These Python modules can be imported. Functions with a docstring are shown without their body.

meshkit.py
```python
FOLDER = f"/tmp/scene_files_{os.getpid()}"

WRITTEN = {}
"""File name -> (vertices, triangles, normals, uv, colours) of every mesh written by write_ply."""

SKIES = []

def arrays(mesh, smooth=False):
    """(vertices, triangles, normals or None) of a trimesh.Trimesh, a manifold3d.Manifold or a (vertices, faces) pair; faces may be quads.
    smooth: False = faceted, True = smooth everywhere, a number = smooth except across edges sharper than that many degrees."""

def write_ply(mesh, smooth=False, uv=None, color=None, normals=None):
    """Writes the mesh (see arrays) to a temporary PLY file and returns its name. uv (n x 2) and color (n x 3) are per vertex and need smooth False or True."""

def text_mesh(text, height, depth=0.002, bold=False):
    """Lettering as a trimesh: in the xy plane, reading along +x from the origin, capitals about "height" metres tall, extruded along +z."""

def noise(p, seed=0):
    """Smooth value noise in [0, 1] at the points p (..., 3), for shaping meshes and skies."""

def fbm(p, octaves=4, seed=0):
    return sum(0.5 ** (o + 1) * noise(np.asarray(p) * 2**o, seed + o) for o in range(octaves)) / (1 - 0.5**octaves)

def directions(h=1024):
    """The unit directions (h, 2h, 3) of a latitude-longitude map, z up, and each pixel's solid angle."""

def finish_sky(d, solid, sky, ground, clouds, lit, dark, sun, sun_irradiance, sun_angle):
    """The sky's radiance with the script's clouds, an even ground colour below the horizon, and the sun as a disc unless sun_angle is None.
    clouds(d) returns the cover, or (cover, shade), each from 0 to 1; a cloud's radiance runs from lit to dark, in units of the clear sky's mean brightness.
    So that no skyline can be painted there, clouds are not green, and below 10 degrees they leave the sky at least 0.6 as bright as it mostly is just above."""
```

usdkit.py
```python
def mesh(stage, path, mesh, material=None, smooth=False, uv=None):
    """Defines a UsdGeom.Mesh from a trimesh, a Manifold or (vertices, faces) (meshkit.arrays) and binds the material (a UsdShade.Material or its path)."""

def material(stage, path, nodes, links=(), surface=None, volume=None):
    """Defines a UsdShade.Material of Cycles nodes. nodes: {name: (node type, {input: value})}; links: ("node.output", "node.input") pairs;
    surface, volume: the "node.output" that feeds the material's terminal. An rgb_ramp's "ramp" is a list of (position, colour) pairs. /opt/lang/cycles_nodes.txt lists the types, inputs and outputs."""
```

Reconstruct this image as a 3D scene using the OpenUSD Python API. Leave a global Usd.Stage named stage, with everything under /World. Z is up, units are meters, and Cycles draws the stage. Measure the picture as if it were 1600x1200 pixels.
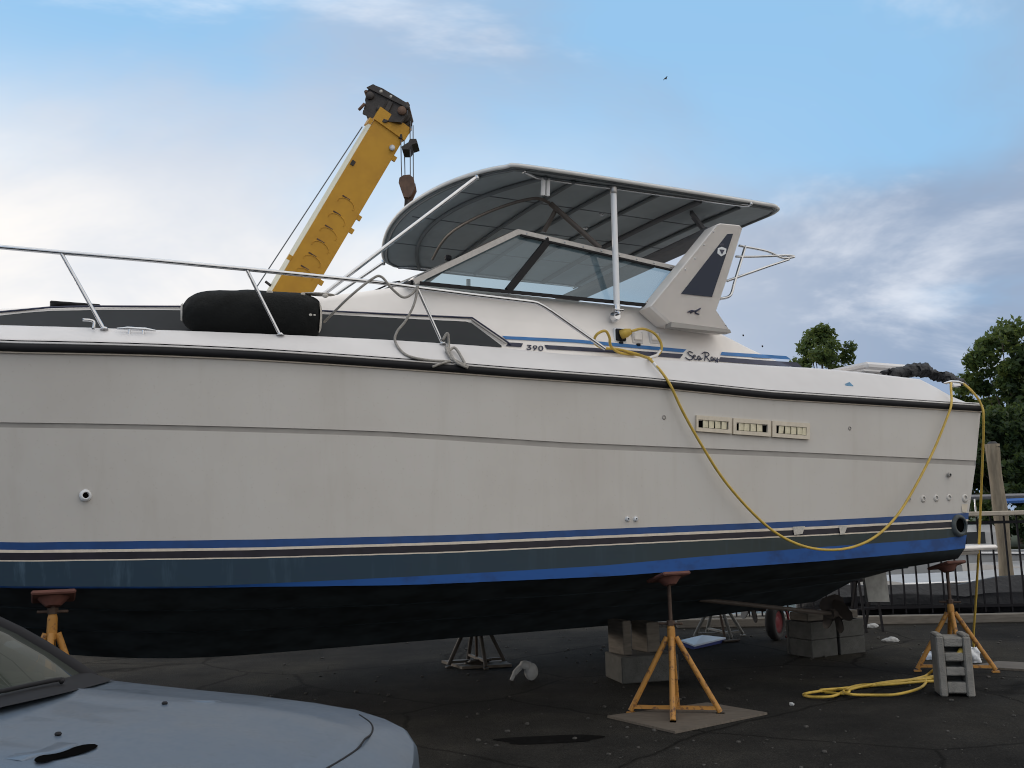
import math, random
import numpy as np, trimesh, usdkit, meshkit
from shapely.geometry import Polygon, LineString, box as sbox
from shapely.ops import unary_union
from pxr import Usd, UsdGeom, UsdLux, UsdShade, Gf, Sdf

stage = Usd.Stage.CreateInMemory()
UsdGeom.SetStageUpAxis(stage, 'Z')
UsdGeom.Xform.Define(stage, '/World'); UsdGeom.Scope.Define(stage, '/World/Looks')
rng = np.random.default_rng(7); random.seed(7)

# ------------------------------------------------------------------ camera
FPX, PITCH, ROLL, EYE = 1469.02, math.radians(8.5638), math.radians(1.4512), 1.6
cam = UsdGeom.Camera.Define(stage, '/World/camera')
cam.CreateHorizontalApertureAttr(36.0); cam.CreateVerticalApertureAttr(27.0)
cam.CreateFocalLengthAttr(36.0 * FPX / 1600); cam.CreateClippingRangeAttr((0.05, 5000.0))
cam.CreateExposureAttr(0.25)
cr, sr, cp, sp = math.cos(ROLL), math.sin(ROLL), math.cos(PITCH), math.sin(PITCH)
def ray(px, py):
    x = (px - 800) / FPX; y = -(py - 600) / FPX
    X = cr * x + sr * y; Y = -sr * x + cr * y
    return np.array([X, cp - Y * sp, sp + Y * cp])
ax_x = np.array([cr, sr * sp, -sr * cp]); ax_y = np.array([sr, -cr * sp, cr * cp]); ax_z = np.cross(ax_x, ax_y)
cam.AddTransformOp().Set(Gf.Matrix4d(*ax_x, 0, *ax_y, 0, *ax_z, 0, 0, 0, EYE, 1))

# ------------------------------------------------------------------ sky and sun
SUN_EL, SUN_AZ = math.radians(9.0), math.atan2(-0.86, 0.5)
SKY_STRENGTH = 0.075
tosun = np.array([math.sin(SUN_AZ) * math.cos(SUN_EL), math.cos(SUN_AZ) * math.cos(SUN_EL), math.sin(SUN_EL)])
K = 1.0 / SKY_STRENGTH
def kc(c, g=1.0): return tuple(K * g * x for x in c)
CLOUD1, CLOUD2 = (7.53, 9.86, 0.0), (13.5, 5.8, 0.0)
sky_look = usdkit.material(stage, '/World/Looks/sky_look', {
    'tc': ('texture_coordinate', {}),
    'sky': ('sky_texture', {'sky_type': 'single_scattering', 'sun_disc': False, 'sun_elevation': SUN_EL, 'sun_rotation': SUN_AZ, 'air_density': 1.0, 'aerosol_density': 0.6, 'ozone_density': 2.0}),
    # evening blue between the clouds: greyed and kept bright behind the view to light the hull
    'dot': ('vector_math', {'math_type': 'dot_product', 'vector2': tuple(np.array([tosun[0], tosun[1], 0]) / np.hypot(tosun[0], tosun[1]))}),
    'sun_side': ('map_range', {'range_type': 'smoothstep', 'from_min': 0.05, 'from_max': 0.80, 'clamp': True}),
    'facing': ('map_range', {'range_type': 'smoothstep', 'from_min': -0.75, 'from_max': 0.12, 'clamp': True}),
    'blue': ('mix_color', {'a': kc((0.46, 0.49, 0.53)), 'b': kc((0.31, 0.57, 0.86))}),
    'veil': ('mix_color', {'fac': 0.80}),
    'sep': ('separate_xyz', {}),
    'low': ('map_range', {'range_type': 'smoothstep', 'from_min': 0.48, 'from_max': 0.27, 'to_min': 0.0, 'to_max': 1.0, 'clamp': True}),
    # cloud layers projected on planes high above
    'zoff': ('math', {'math_type': 'add', 'value2': 0.30}),
    'inv': ('math', {'math_type': 'divide', 'value1': 1.0}),
    'pl': ('vector_math', {'math_type': 'scale'}),
    'map': ('mapping', {'location': CLOUD1, 'scale': (0.85, 1.0, 0.0)}),
    'n1': ('noise_texture', {'scale': 1.0, 'detail': 7, 'roughness': 0.52, 'distortion': 0.3}),
    'mask1': ('map_range', {'range_type': 'smoothstep', 'from_min': 0.46, 'from_max': 0.62, 'clamp': True}),
    'map2': ('mapping', {'location': CLOUD2, 'scale': (1.3, 1.9, 0.0)}),
    'n2': ('noise_texture', {'scale': 1.0, 'detail': 8, 'roughness': 0.58, 'distortion': 0.4}),
    'mask2': ('map_range', {'range_type': 'smoothstep', 'from_min': 0.52, 'from_max': 0.72, 'clamp': True}),
    'glow': ('math', {'math_type': 'multiply'}),
    'puff': ('map_range', {'range_type': 'smoothstep', 'from_min': 0.30, 'from_max': 0.60, 'to_min': 0.60, 'to_max': 0.99, 'clamp': True}),
    'glow2': ('math', {'math_type': 'multiply', 'use_clamp': True}),
    'bank': ('map_range', {'range_type': 'smoothstep', 'from_min': 0.36, 'from_max': 0.24, 'to_min': 0.0, 'to_max': 0.17, 'clamp': True}),
    'thick': ('math', {'math_type': 'add'}), 'east_fill': ('map_range', {'from_min': -0.7, 'from_max': 0.05, 'to_min': 0.14, 'to_max': 0.0, 'clamp': True}), 'thick2': ('math', {'math_type': 'add'}), 'over': ('map_range', {'range_type': 'smoothstep', 'from_min': 0.58, 'from_max': 0.85, 'clamp': True}), 'over2': ('math', {'math_type': 'multiply_add', 'value2': 0.16}), 'over_fill': ('mix_color', {'b': kc((0.86, 0.84, 0.82))}),  # unseen cloud added east and overhead, bright so that it lights the boat
    'grey0': ('mix_color', {'a': kc((0.70, 0.67, 0.635)), 'b': kc((0.26, 0.34, 0.475))}),  # first colour: unseen rear cloud, brightened to light the hull
    'grey': ('mix_color', {'b': kc((0.40, 0.50, 0.65))}),
    'c1': ('mix_color', {}),
    'bright0': ('mix_color', {'a': kc((0.80, 0.765, 0.73)), 'b': kc((0.74, 0.77, 0.83))}),
    'bright': ('mix_color', {'b': kc((1.0, 0.97, 0.96))}),
    'm2f': ('math', {'math_type': 'multiply', 'value2': 0.7}),
    'c2': ('mix_color', {}),
    'c3': ('mix_color', {'b': kc((0.87, 0.84, 0.81))}),
    'bg': ('background_shader', {'strength': SKY_STRENGTH})},
    [('tc.generated', 'dot.vector1'), ('dot.value', 'sun_side.value'), ('dot.value', 'facing.value'), ('facing.result', 'blue.fac'), ('sky.color', 'veil.a'), ('blue.result', 'veil.b'),
     ('tc.generated', 'sep.vector'), ('sep.z', 'low.value'),
     ('sep.z', 'zoff.value1'), ('zoff.value', 'inv.value2'), ('tc.generated', 'pl.vector1'), ('inv.value', 'pl.scale'),
     ('pl.vector', 'map.vector'), ('map.vector', 'n1.vector'), ('sep.z', 'bank.value'), ('n1.fac', 'thick.value1'), ('bank.result', 'thick.value2'), ('dot.value', 'east_fill.value'), ('thick.value', 'thick2.value1'), ('east_fill.result', 'thick2.value2'), ('sep.z', 'over.value'), ('over.result', 'over2.value1'), ('thick2.value', 'over2.value3'), ('over2.value', 'mask1.value'), ('pl.vector', 'map2.vector'), ('map2.vector', 'n2.vector'), ('n2.fac', 'mask2.value'),
     ('facing.result', 'grey0.fac'), ('grey0.result', 'grey.a'), ('sun_side.result', 'grey.fac'), ('facing.result', 'bright0.fac'), ('bright0.result', 'bright.a'), ('sun_side.result', 'bright.fac'),
     ('veil.result', 'c1.a'), ('grey.result', 'over_fill.a'), ('over.result', 'over_fill.fac'), ('over_fill.result', 'c1.b'), ('mask1.result', 'c1.fac'),
     ('mask2.result', 'm2f.value1'), ('c1.result', 'c2.a'), ('bright.result', 'c2.b'), ('m2f.value', 'c2.fac'),
     ('sun_side.result', 'glow.value1'), ('low.result', 'glow.value2'), ('glow.value', 'glow2.value1'), ('n2.fac', 'puff.value'), ('puff.result', 'glow2.value2'), ('c2.result', 'c3.a'), ('glow2.value', 'c3.fac'),
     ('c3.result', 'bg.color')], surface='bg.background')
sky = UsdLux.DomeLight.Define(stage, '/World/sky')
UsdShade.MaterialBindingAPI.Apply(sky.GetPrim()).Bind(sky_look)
sky.GetPrim().SetCustomDataByKey('kind', 'structure'); sky.GetPrim().SetCustomDataByKey('label', 'evening sky with pale blue gaps and grey and white clouds')
sun = UsdLux.DistantLight.Define(stage, '/World/sun')
sun.CreateNormalizeAttr(True); sun.CreateIntensityAttr(0.22); sun.CreateAngleAttr(12.0); sun.CreateColorAttr(Gf.Vec3f(1.0, 0.86, 0.72))
sun.AddRotateXYZOp().Set(Gf.Vec3f(math.degrees(math.acos(tosun[2])), 0, math.degrees(math.atan2(tosun[1], tosun[0])) + 90))

# ------------------------------------------------------------------ materials
def mat(name, color, rough=0.5, metal=0.0, var=0.0, vscale=4.0, bump=0.0, bscale=40.0, coat=0.0, dark=None, spec=0.5, stretch=None, ramp=(0.35, 0.65), detail=5, bdist=0.01, rvar=0.0):
    n = {'tc': ('texture_coordinate', {}), 'p': ('principled_bsdf', {'roughness': rough, 'metallic': metal, 'coat_weight': coat, 'specular_ior_level': spec, 'base_color': color})}
    l = []
    src = 'tc.object'
    if stretch:
        n['mp'] = ('mapping', {'scale': stretch}); l.append(('tc.object', 'mp.vector')); src = 'mp.vector'
    if var or dark:
        d = dark or tuple(c * (1 - var) for c in color)
        n['n'] = ('noise_texture', {'scale': vscale, 'detail': detail, 'roughness': 0.6}); l.append((src, 'n.vector'))
        n['r'] = ('rgb_ramp', {'ramp': [(0, d), (ramp[0], d), (ramp[1], color), (1, color)]}); l += [('n.fac', 'r.fac'), ('r.color', 'p.base_color')]
        if rvar:
            n['rr'] = ('map_range', {'from_min': 0.3, 'from_max': 0.7, 'to_min': rough + rvar, 'to_max': rough, 'clamp': True}); l += [('n.fac', 'rr.value'), ('rr.result', 'p.roughness')]
    if bump:
        n['bn'] = ('noise_texture', {'scale': bscale, 'detail': 4}); n['b'] = ('bump', {'strength': bump, 'distance': bdist}); l += [('tc.object', 'bn.vector'), ('bn.fac', 'b.height'), ('b.normal', 'p.normal')]
    return usdkit.material(stage, '/World/Looks/' + name, n, l, surface='p.BSDF')
def glass(name, tint, ior=1.5, rough=0.0, haze=0.0, hazecol=(0.3, 0.35, 0.36)):
    n = {'t': ('transparent_bsdf', {'color': tint}), 'g': ('glossy_bsdf', {'roughness': rough, 'color': (1, 1, 1)}), 'f': ('fresnel', {'IOR': ior}), 'm': ('mix_closure', {}),
         'd': ('diffuse_bsdf', {'color': hazecol}), 'h': ('mix_closure', {'fac': haze})}
    return usdkit.material(stage, '/World/Looks/' + name, n, [('t.BSDF', 'h.closure1'), ('d.BSDF', 'h.closure2'), ('f.fac', 'm.fac'), ('h.closure', 'm.closure1'), ('g.BSDF', 'm.closure2')], surface='m.closure')

M = {}
M['hull'] = usdkit.material(stage, '/World/Looks/hull_gelcoat', {
    'tc': ('texture_coordinate', {}),
    'n1': ('noise_texture', {'scale': 0.9, 'detail': 6, 'roughness': 0.6}), 'r1': ('rgb_ramp', {'ramp': [(0.32, (0.535, 0.505, 0.465)), (0.52, (0.57, 0.545, 0.507)), (0.72, (0.59, 0.57, 0.54))]}),
    'm2': ('mapping', {'scale': (7.0, 7.0, 0.35)}), 'n2': ('noise_texture', {'scale': 1.0, 'detail': 5, 'roughness': 0.65}), 'r2': ('rgb_ramp', {'ramp': [(0.30, (0.90, 0.885, 0.86)), (0.46, (1.0, 1.0, 1.0)), (1.0, (1.03, 1.03, 1.03))]}),
    'n3': ('noise_texture', {'scale': 55.0, 'detail': 4}), 'r3': ('rgb_ramp', {'ramp': [(0.0, (0.8, 0.78, 0.74)), (0.30, (0.93, 0.92, 0.90)), (0.38, (1.0, 1.0, 1.0))]}),
    'x2': ('mix_color', {'blend_type': 'multiply', 'fac': 0.4}), 'x3': ('mix_color', {'blend_type': 'multiply', 'fac': 0.8}),
    'rg': ('map_range', {'from_min': 0.3, 'from_max': 0.7, 'to_min': 0.52, 'to_max': 0.26, 'clamp': True}),
    'nb': ('noise_texture', {'scale': 1.6, 'detail': 2}), 'b': ('bump', {'strength': 0.25, 'distance': 0.012}),
    'p': ('principled_bsdf', {})},
    [('tc.object', 'n1.vector'), ('n1.fac', 'r1.fac'), ('tc.object', 'm2.vector'), ('m2.vector', 'n2.vector'), ('n2.fac', 'r2.fac'), ('tc.object', 'n3.vector'), ('n3.fac', 'r3.fac'),
     ('r1.color', 'x2.a'), ('r2.color', 'x2.b'), ('x2.result', 'x3.a'), ('r3.color', 'x3.b'), ('x3.result', 'p.base_color'), ('n1.fac', 'rg.value'), ('rg.result', 'p.roughness'),
     ('tc.object', 'nb.vector'), ('nb.fac', 'b.height'), ('b.normal', 'p.normal')], surface='p.BSDF')
M['deck'] = mat('deck_gelcoat', (0.62, 0.605, 0.60), 0.33, var=0.06, vscale=2.5, rvar=0.1)
M['cabin'] = mat('cabin_gelcoat', (0.86, 0.82, 0.78), 0.36, var=0.06, vscale=2.0, rvar=0.1)
M['groove'] = mat('shaded_grey_gelcoat', (0.34, 0.32, 0.295), 0.45, var=0.12, vscale=6)  # shadow of the groove overhang put into the grey; plain grey on other fittings
M['navy'] = mat('navy_stripe', (0.018, 0.022, 0.05), 0.3, var=0.3, vscale=9)
M['stripe_blue'] = mat('blue_stripe', (0.025, 0.16, 0.42), 0.35, var=0.15, vscale=8)
M['boot_blue'] = mat('boot_blue', (0.014, 0.060, 0.20), 0.45, var=0.25, vscale=7)
M['boot_black'] = mat('boot_black', (0.016, 0.014, 0.022), 0.45, var=0.4, vscale=12)
M['cream'] = mat('cream_line', (0.68, 0.60, 0.50), 0.5, var=0.15, vscale=20)
M['slate'] = usdkit.material(stage, '/World/Looks/slate_waterline', {
    'tc': ('texture_coordinate', {}), 'sp': ('separate_xyz', {}), 'n': ('noise_texture', {'scale': 1.6, 'detail': 5}), 'ad': ('math', {'math_type': 'multiply_add', 'value2': 3.0}), 'mr': ('map_range', {'from_min': 4.5, 'from_max': 8.3, 'clamp': True}),
    'c': ('mix_color', {'a': (0.038, 0.050, 0.050), 'b': (0.022, 0.045, 0.070)}),
    'm2': ('mapping', {'scale': (3.0, 3.0, 0.25)}), 'n2': ('noise_texture', {'scale': 2.0, 'detail': 6, 'roughness': 0.7}), 'k2': ('map_range', {'from_min': 0.54, 'from_max': 0.72, 'clamp': True}), 'mk': ('map_range', {'from_min': 6.2, 'from_max': 8.8, 'to_min': 0.15, 'to_max': 0.8, 'clamp': True}), 'f2': ('math', {'math_type': 'multiply'}),
    'c2': ('mix_color', {'b': (0.075, 0.125, 0.175)}), 'p': ('principled_bsdf', {'roughness': 0.75, 'specular_ior_level': 0.3})},
    [('tc.object', 'sp.vector'), ('tc.object', 'n.vector'), ('n.fac', 'ad.value1'), ('sp.x', 'ad.value3'), ('ad.value', 'mr.value'), ('mr.result', 'c.fac'), ('tc.object', 'm2.vector'), ('m2.vector', 'n2.vector'), ('n2.fac', 'k2.value'),
     ('sp.x', 'mk.value'), ('k2.result', 'f2.value1'), ('mk.result', 'f2.value2'), ('c.result', 'c2.a'), ('f2.value', 'c2.fac'), ('c2.result', 'p.base_color')], surface='p.BSDF')
M['antifoul'] = mat('antifouling_blue', (0.010, 0.078, 0.29), 0.75, dark=(0.010, 0.050, 0.18), vscale=3.5, stretch=(1, 1, 1.5), ramp=(0.33, 0.5))
M['bottom'] = mat('bottom_paint', (0.050, 0.070, 0.084), 0.8, var=0.6, vscale=3.0, bump=0.1, bscale=30, spec=0.25)
M['rubber'] = mat('black_rubber', (0.012, 0.012, 0.014), 0.65, var=0.2, vscale=15, spec=0.25)
M['window'] = mat('dark_window', (0.020, 0.024, 0.028), 0.3, var=0.15, vscale=3, spec=0.3)
M['arch_window'] = mat('arch_window', (0.008, 0.014, 0.030), 0.2, spec=0.3)
M['chrome'] = mat('stainless', (0.72, 0.73, 0.75), 0.2, 1.0, var=0.12, vscale=30)
M['alum'] = mat('aluminium', (0.42, 0.41, 0.40), 0.42, 0.85, var=0.15, vscale=25)
M['white_metal'] = mat('white_tube', (0.78, 0.79, 0.80), 0.35)
M['bronze'] = mat('brown_tube', (0.09, 0.075, 0.065), 0.5, var=0.2, vscale=12)
M['canvas'] = mat('canvas_grey', (0.38, 0.42, 0.44), 0.85, var=0.12, vscale=1.8, bump=0.5, bscale=5, bdist=0.04)
M['canvas_seam'] = mat('canvas_seam', (0.19, 0.205, 0.215), 0.85)
M['top_white'] = mat('top_white', (0.70, 0.70, 0.68), 0.5, var=0.1, vscale=4)
M['vinyl'] = mat('white_vinyl', (0.62, 0.62, 0.60), 0.55, var=0.08, vscale=8)
M['louver'] = mat('yellowed_plastic', (0.70, 0.64, 0.46), 0.5, var=0.15, vscale=30)
M['louver_frame'] = mat('louver_frame', (0.63, 0.56, 0.45), 0.5, var=0.12, vscale=25)
M['black'] = mat('black_hole', (0.004, 0.004, 0.004), 1.0, spec=0.0)
M['glass'] = glass('windscreen_glass', (0.43, 0.53, 0.57), ior=1.7, haze=0.09, hazecol=(0.24, 0.38, 0.46))
M['cord'] = mat('yellow_cord', (0.58, 0.39, 0.065), 0.5, var=0.22, vscale=14)
M['rope'] = mat('grey_rope', (0.36, 0.34, 0.31), 0.9, var=0.35, vscale=60, bump=0.5, bscale=160)
M['fender'] = mat('black_fender_cover', (0.009, 0.010, 0.010), 0.85, var=0.3, vscale=20, bump=0.6, bscale=70, spec=0.2)
M['scuff'] = mat('pale_scuff', (0.55, 0.52, 0.47), 0.8, var=0.3, vscale=40)
M['wood'] = mat('weathered_ply', (0.145, 0.122, 0.098), 0.8, var=0.35, vscale=6, stretch=(1, 8, 1), bump=0.2, bscale=40)
M['timber'] = mat('timber_block', (0.15, 0.135, 0.115), 0.85, var=0.35, vscale=5, stretch=(1, 1, 7), bump=0.2, bscale=40)
M['pile'] = mat('piling_wood', (0.24, 0.20, 0.145), 0.9, var=0.4, vscale=7, stretch=(3, 3, .5), bump=0.4, bscale=18)
M['railwood'] = mat('rail_wood', (0.42, 0.37, 0.30), 0.85, var=0.25, vscale=5)
M['orange'] = mat('orange_paint', (0.42, 0.20, 0.042), 0.6, dark=(0.13, 0.06, 0.03), vscale=24, ramp=(0.34, 0.46), bump=0.1, bscale=60)
M['rust'] = mat('rusty_screw', (0.075, 0.045, 0.03), 0.8, var=0.4, vscale=30)
M['pad'] = mat('red_pad', (0.15, 0.06, 0.045), 0.75, var=0.3, vscale=14)
M['darkstand'] = mat('dark_stand_paint', (0.06, 0.05, 0.042), 0.6, var=0.3, vscale=14)
M['greystand'] = mat('grey_stand_paint', (0.19, 0.19, 0.18), 0.6, var=0.3, vscale=14)
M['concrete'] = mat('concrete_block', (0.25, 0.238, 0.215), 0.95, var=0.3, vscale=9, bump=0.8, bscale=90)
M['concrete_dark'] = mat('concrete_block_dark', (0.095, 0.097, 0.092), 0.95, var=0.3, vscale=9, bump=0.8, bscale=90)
M['crane_yellow'] = mat('crane_yellow', (0.60, 0.315, 0.028), 0.5, dark=(0.50, 0.25, 0.024), vscale=1.6, ramp=(0.3, 0.6))
M['crane_cream'] = mat('crane_pale_side', (0.72, 0.66, 0.47), 0.5, var=0.12, vscale=3)
M['crane_dark'] = mat('crane_greasy_steel', (0.042, 0.034, 0.03), 0.6, var=0.4, vscale=9, bump=0.3, bscale=20)
M['hook'] = mat('hook_block_paint', (0.14, 0.075, 0.045), 0.6, var=0.5, vscale=6)
M['steel'] = mat('wire_rope', (0.16, 0.17, 0.19), 0.5, 0.4)
M['tyre'] = mat('tyre_rubber', (0.015, 0.015, 0.016), 0.8)
M['red'] = mat('red_paint', (0.13, 0.014, 0.02), 0.5, var=0.3, vscale=10)
M['white_plastic'] = mat('white_plastic', (0.72, 0.74, 0.76), 0.45, var=0.1, vscale=12)
M['paleboard'] = mat('pale_board', (0.72, 0.82, 0.95), 0.3)
M['blueedge'] = mat('blue_edge', (0.03, 0.05, 0.22), 0.5)
M['litter'] = mat('litter_white', (0.40, 0.41, 0.41), 0.7, var=0.2, vscale=20)
M['fence'] = mat('fence_dark', (0.012, 0.0115, 0.014), 0.7, var=0.25, vscale=8, spec=0.15)
M['rudder'] = mat('rudder_paint', (0.34, 0.35, 0.34), 0.6, var=0.3, vscale=8)
M['car'] = usdkit.material(stage, '/World/Looks/car_silver', {
    'tc': ('texture_coordinate', {}), 'n': ('noise_texture', {'scale': 320.0, 'detail': 2}), 'r': ('rgb_ramp', {'ramp': [(0.3, (0.070, 0.094, 0.126)), (0.7, (0.096, 0.124, 0.162))]}),
    'd': ('noise_texture', {'scale': 6.0, 'detail': 8, 'roughness': 0.7}), 'dr': ('map_range', {'from_min': 0.35, 'from_max': 0.7, 'to_min': 0.30, 'to_max': 0.5, 'clamp': True}),
    'p': ('principled_bsdf', {'metallic': 0.6, 'coat_weight': 0.35, 'coat_roughness': 0.15})},
    [('tc.object', 'n.vector'), ('n.fac', 'r.fac'), ('r.color', 'p.base_color'), ('tc.object', 'd.vector'), ('d.fac', 'dr.value'), ('dr.result', 'p.roughness')], surface='p.BSDF')
M['carglass'] = glass('car_glass', (0.24, 0.28, 0.25), ior=1.22, haze=0.25, hazecol=(0.07, 0.08, 0.07))
M['carblack'] = mat('car_black_trim', (0.012, 0.012, 0.014), 0.7, spec=0.2)
M['lamp'] = mat('lamp_lens', (0.6, 0.62, 0.64), 0.12, coat=0.5)
M['interior'] = mat('car_interior', (0.05, 0.05, 0.048), 0.8)
M['bark'] = mat('bark', (0.085, 0.07, 0.055), 0.95, var=0.4, vscale=6, bump=0.5, bscale=20)
def leafmat(name, c1, c2, tr):
    return usdkit.material(stage, '/World/Looks/' + name, {
        'g': ('geometry', {}), 'r': ('rgb_ramp', {'ramp': [(0, c1), (1, c2)]}), 'd': ('principled_bsdf', {'roughness': 0.55, 'specular_ior_level': 0.3}), 't': ('translucent_bsdf', {'color': tr}), 'm': ('mix_closure', {'fac': 0.35})},
        [('g.random_per_island', 'r.fac'), ('r.color', 'd.base_color'), ('d.BSDF', 'm.closure1'), ('t.BSDF', 'm.closure2')], surface='m.closure')
M['leaf_a'] = leafmat('leaf_mid_green', (0.052, 0.088, 0.026), (0.15, 0.19, 0.065), (0.18, 0.23, 0.06))
M['leaf_b'] = leafmat('leaf_dark_green', (0.030, 0.054, 0.022), (0.085, 0.12, 0.044), (0.09, 0.13, 0.036))
M['asphalt'] = usdkit.material(stage, '/World/Looks/asphalt', {
    'tc': ('texture_coordinate', {}), 'n': ('noise_texture', {'scale': 1.3, 'detail': 9, 'roughness': 0.68}), 'r': ('rgb_ramp', {'ramp': [(0.3, (0.026, 0.0255, 0.0245)), (0.5, (0.040, 0.039, 0.0365)), (0.72, (0.062, 0.059, 0.053))]}),
    'n0': ('noise_texture', {'scale': 0.28, 'detail': 4, 'distortion': 1.0}), 'r0': ('rgb_ramp', {'ramp': [(0.35, (0.72, 0.72, 0.74)), (0.5, (1, 1, 1)), (0.66, (1.5, 1.42, 1.28))]}), 'm0': ('mix_color', {'blend_type': 'multiply', 'fac': 1.0, 'use_clamp': False}),
    'dn': ('noise_texture', {'scale': 2.0, 'detail': 4}), 'dm': ('mix_color', {'blend_type': 'linear_light', 'fac': 0.10}), 'cr': ('voronoi_texture', {'feature': 'distance_to_edge', 'scale': 0.42}), 'cs': ('map_range', {'from_min': 0.0, 'from_max': 0.012, 'to_min': 0.35, 'to_max': 1.0, 'clamp': True}), 'mc': ('mix_color', {'blend_type': 'multiply', 'fac': 1.0}),
    'v': ('voronoi_texture', {'scale': 95.0, 'randomness': 1.0}), 'vr': ('map_range', {'from_min': 0.0, 'from_max': 0.6, 'to_min': 1.4, 'to_max': 0.55, 'clamp': True}),
    'mx': ('mix_color', {'blend_type': 'multiply', 'fac': 1.0, 'use_clamp': False}), 's': ('noise_texture', {'scale': 210.0, 'detail': 2}), 'sr': ('rgb_ramp', {'ramp': [(0.0, (0.8, 0.8, 0.8)), (0.62, (0.9, 0.9, 0.9)), (0.72, (2.6, 2.5, 2.3))]}),
    'mx2': ('mix_color', {'blend_type': 'multiply', 'fac': 0.8, 'use_clamp': False}), 'b': ('bump', {'strength': 0.8, 'distance': 0.008}), 'p': ('principled_bsdf', {'roughness': 0.95, 'specular_ior_level': 0.08})},
    [('tc.object', 'n.vector'), ('n.fac', 'r.fac'), ('tc.object', 'n0.vector'), ('n0.fac', 'r0.fac'), ('r.color', 'm0.a'), ('r0.color', 'm0.b'),
     ('tc.object', 'dn.vector'), ('tc.object', 'dm.a'), ('dn.color', 'dm.b'), ('dm.result', 'cr.vector'), ('cr.distance', 'cs.value'), ('m0.result', 'mc.a'), ('cs.result', 'mc.b'),
     ('tc.object', 'v.vector'), ('v.distance', 'vr.value'), ('mc.result', 'mx.a'), ('vr.result', 'mx.b'), ('tc.object', 's.vector'), ('s.fac', 'sr.fac'), ('mx.result', 'mx2.a'), ('sr.color', 'mx2.b'),
     ('mx2.result', 'p.base_color'), ('v.distance', 'b.height'), ('b.normal', 'p.normal')], surface='p.BSDF')
M['damp'] = mat('damp_asphalt', (0.006, 0.006, 0.006), 0.95, var=0.3, vscale=8, bump=0.4, bscale=60, spec=0.05)
M['gravel'] = mat('gravel', (0.075, 0.072, 0.066), 0.95, var=0.5, vscale=30, bump=1.0, bscale=40)
M['water'] = mat('harbour_water', (0.012, 0.02, 0.022), 0.12, bump=0.4, bscale=2.5, bdist=0.05)
M['grass'] = mat('bank_grass', (0.04, 0.06, 0.02), 0.9, var=0.4, vscale=1.5)
M['dockboat'] = mat('moored_gelcoat', (0.40, 0.395, 0.385), 0.4, var=0.15, vscale=3)
M['tarp'] = mat('black_tarp', (0.008, 0.009, 0.012), 0.6, bump=0.5, bscale=14, bdist=0.03)
M['tarpblue'] = mat('blue_tarp', (0.02, 0.10, 0.34), 0.6)
M['greycanvas'] = mat('dock_canvas', (0.16, 0.16, 0.17), 0.8)
M['pipe'] = mat('stained_pipe', (0.07, 0.085, 0.09), 0.7, var=0.4, vscale=14)
M['sticker'] = mat('pale_blue_sticker', (0.18, 0.40, 0.62), 0.5, var=0.4, vscale=60)
M['tape'] = mat('white_tape', (0.75, 0.72, 0.68), 0.6)
M['birdgrey'] = mat('bird_feathers', (0.08, 0.08, 0.085), 0.8)

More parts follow.
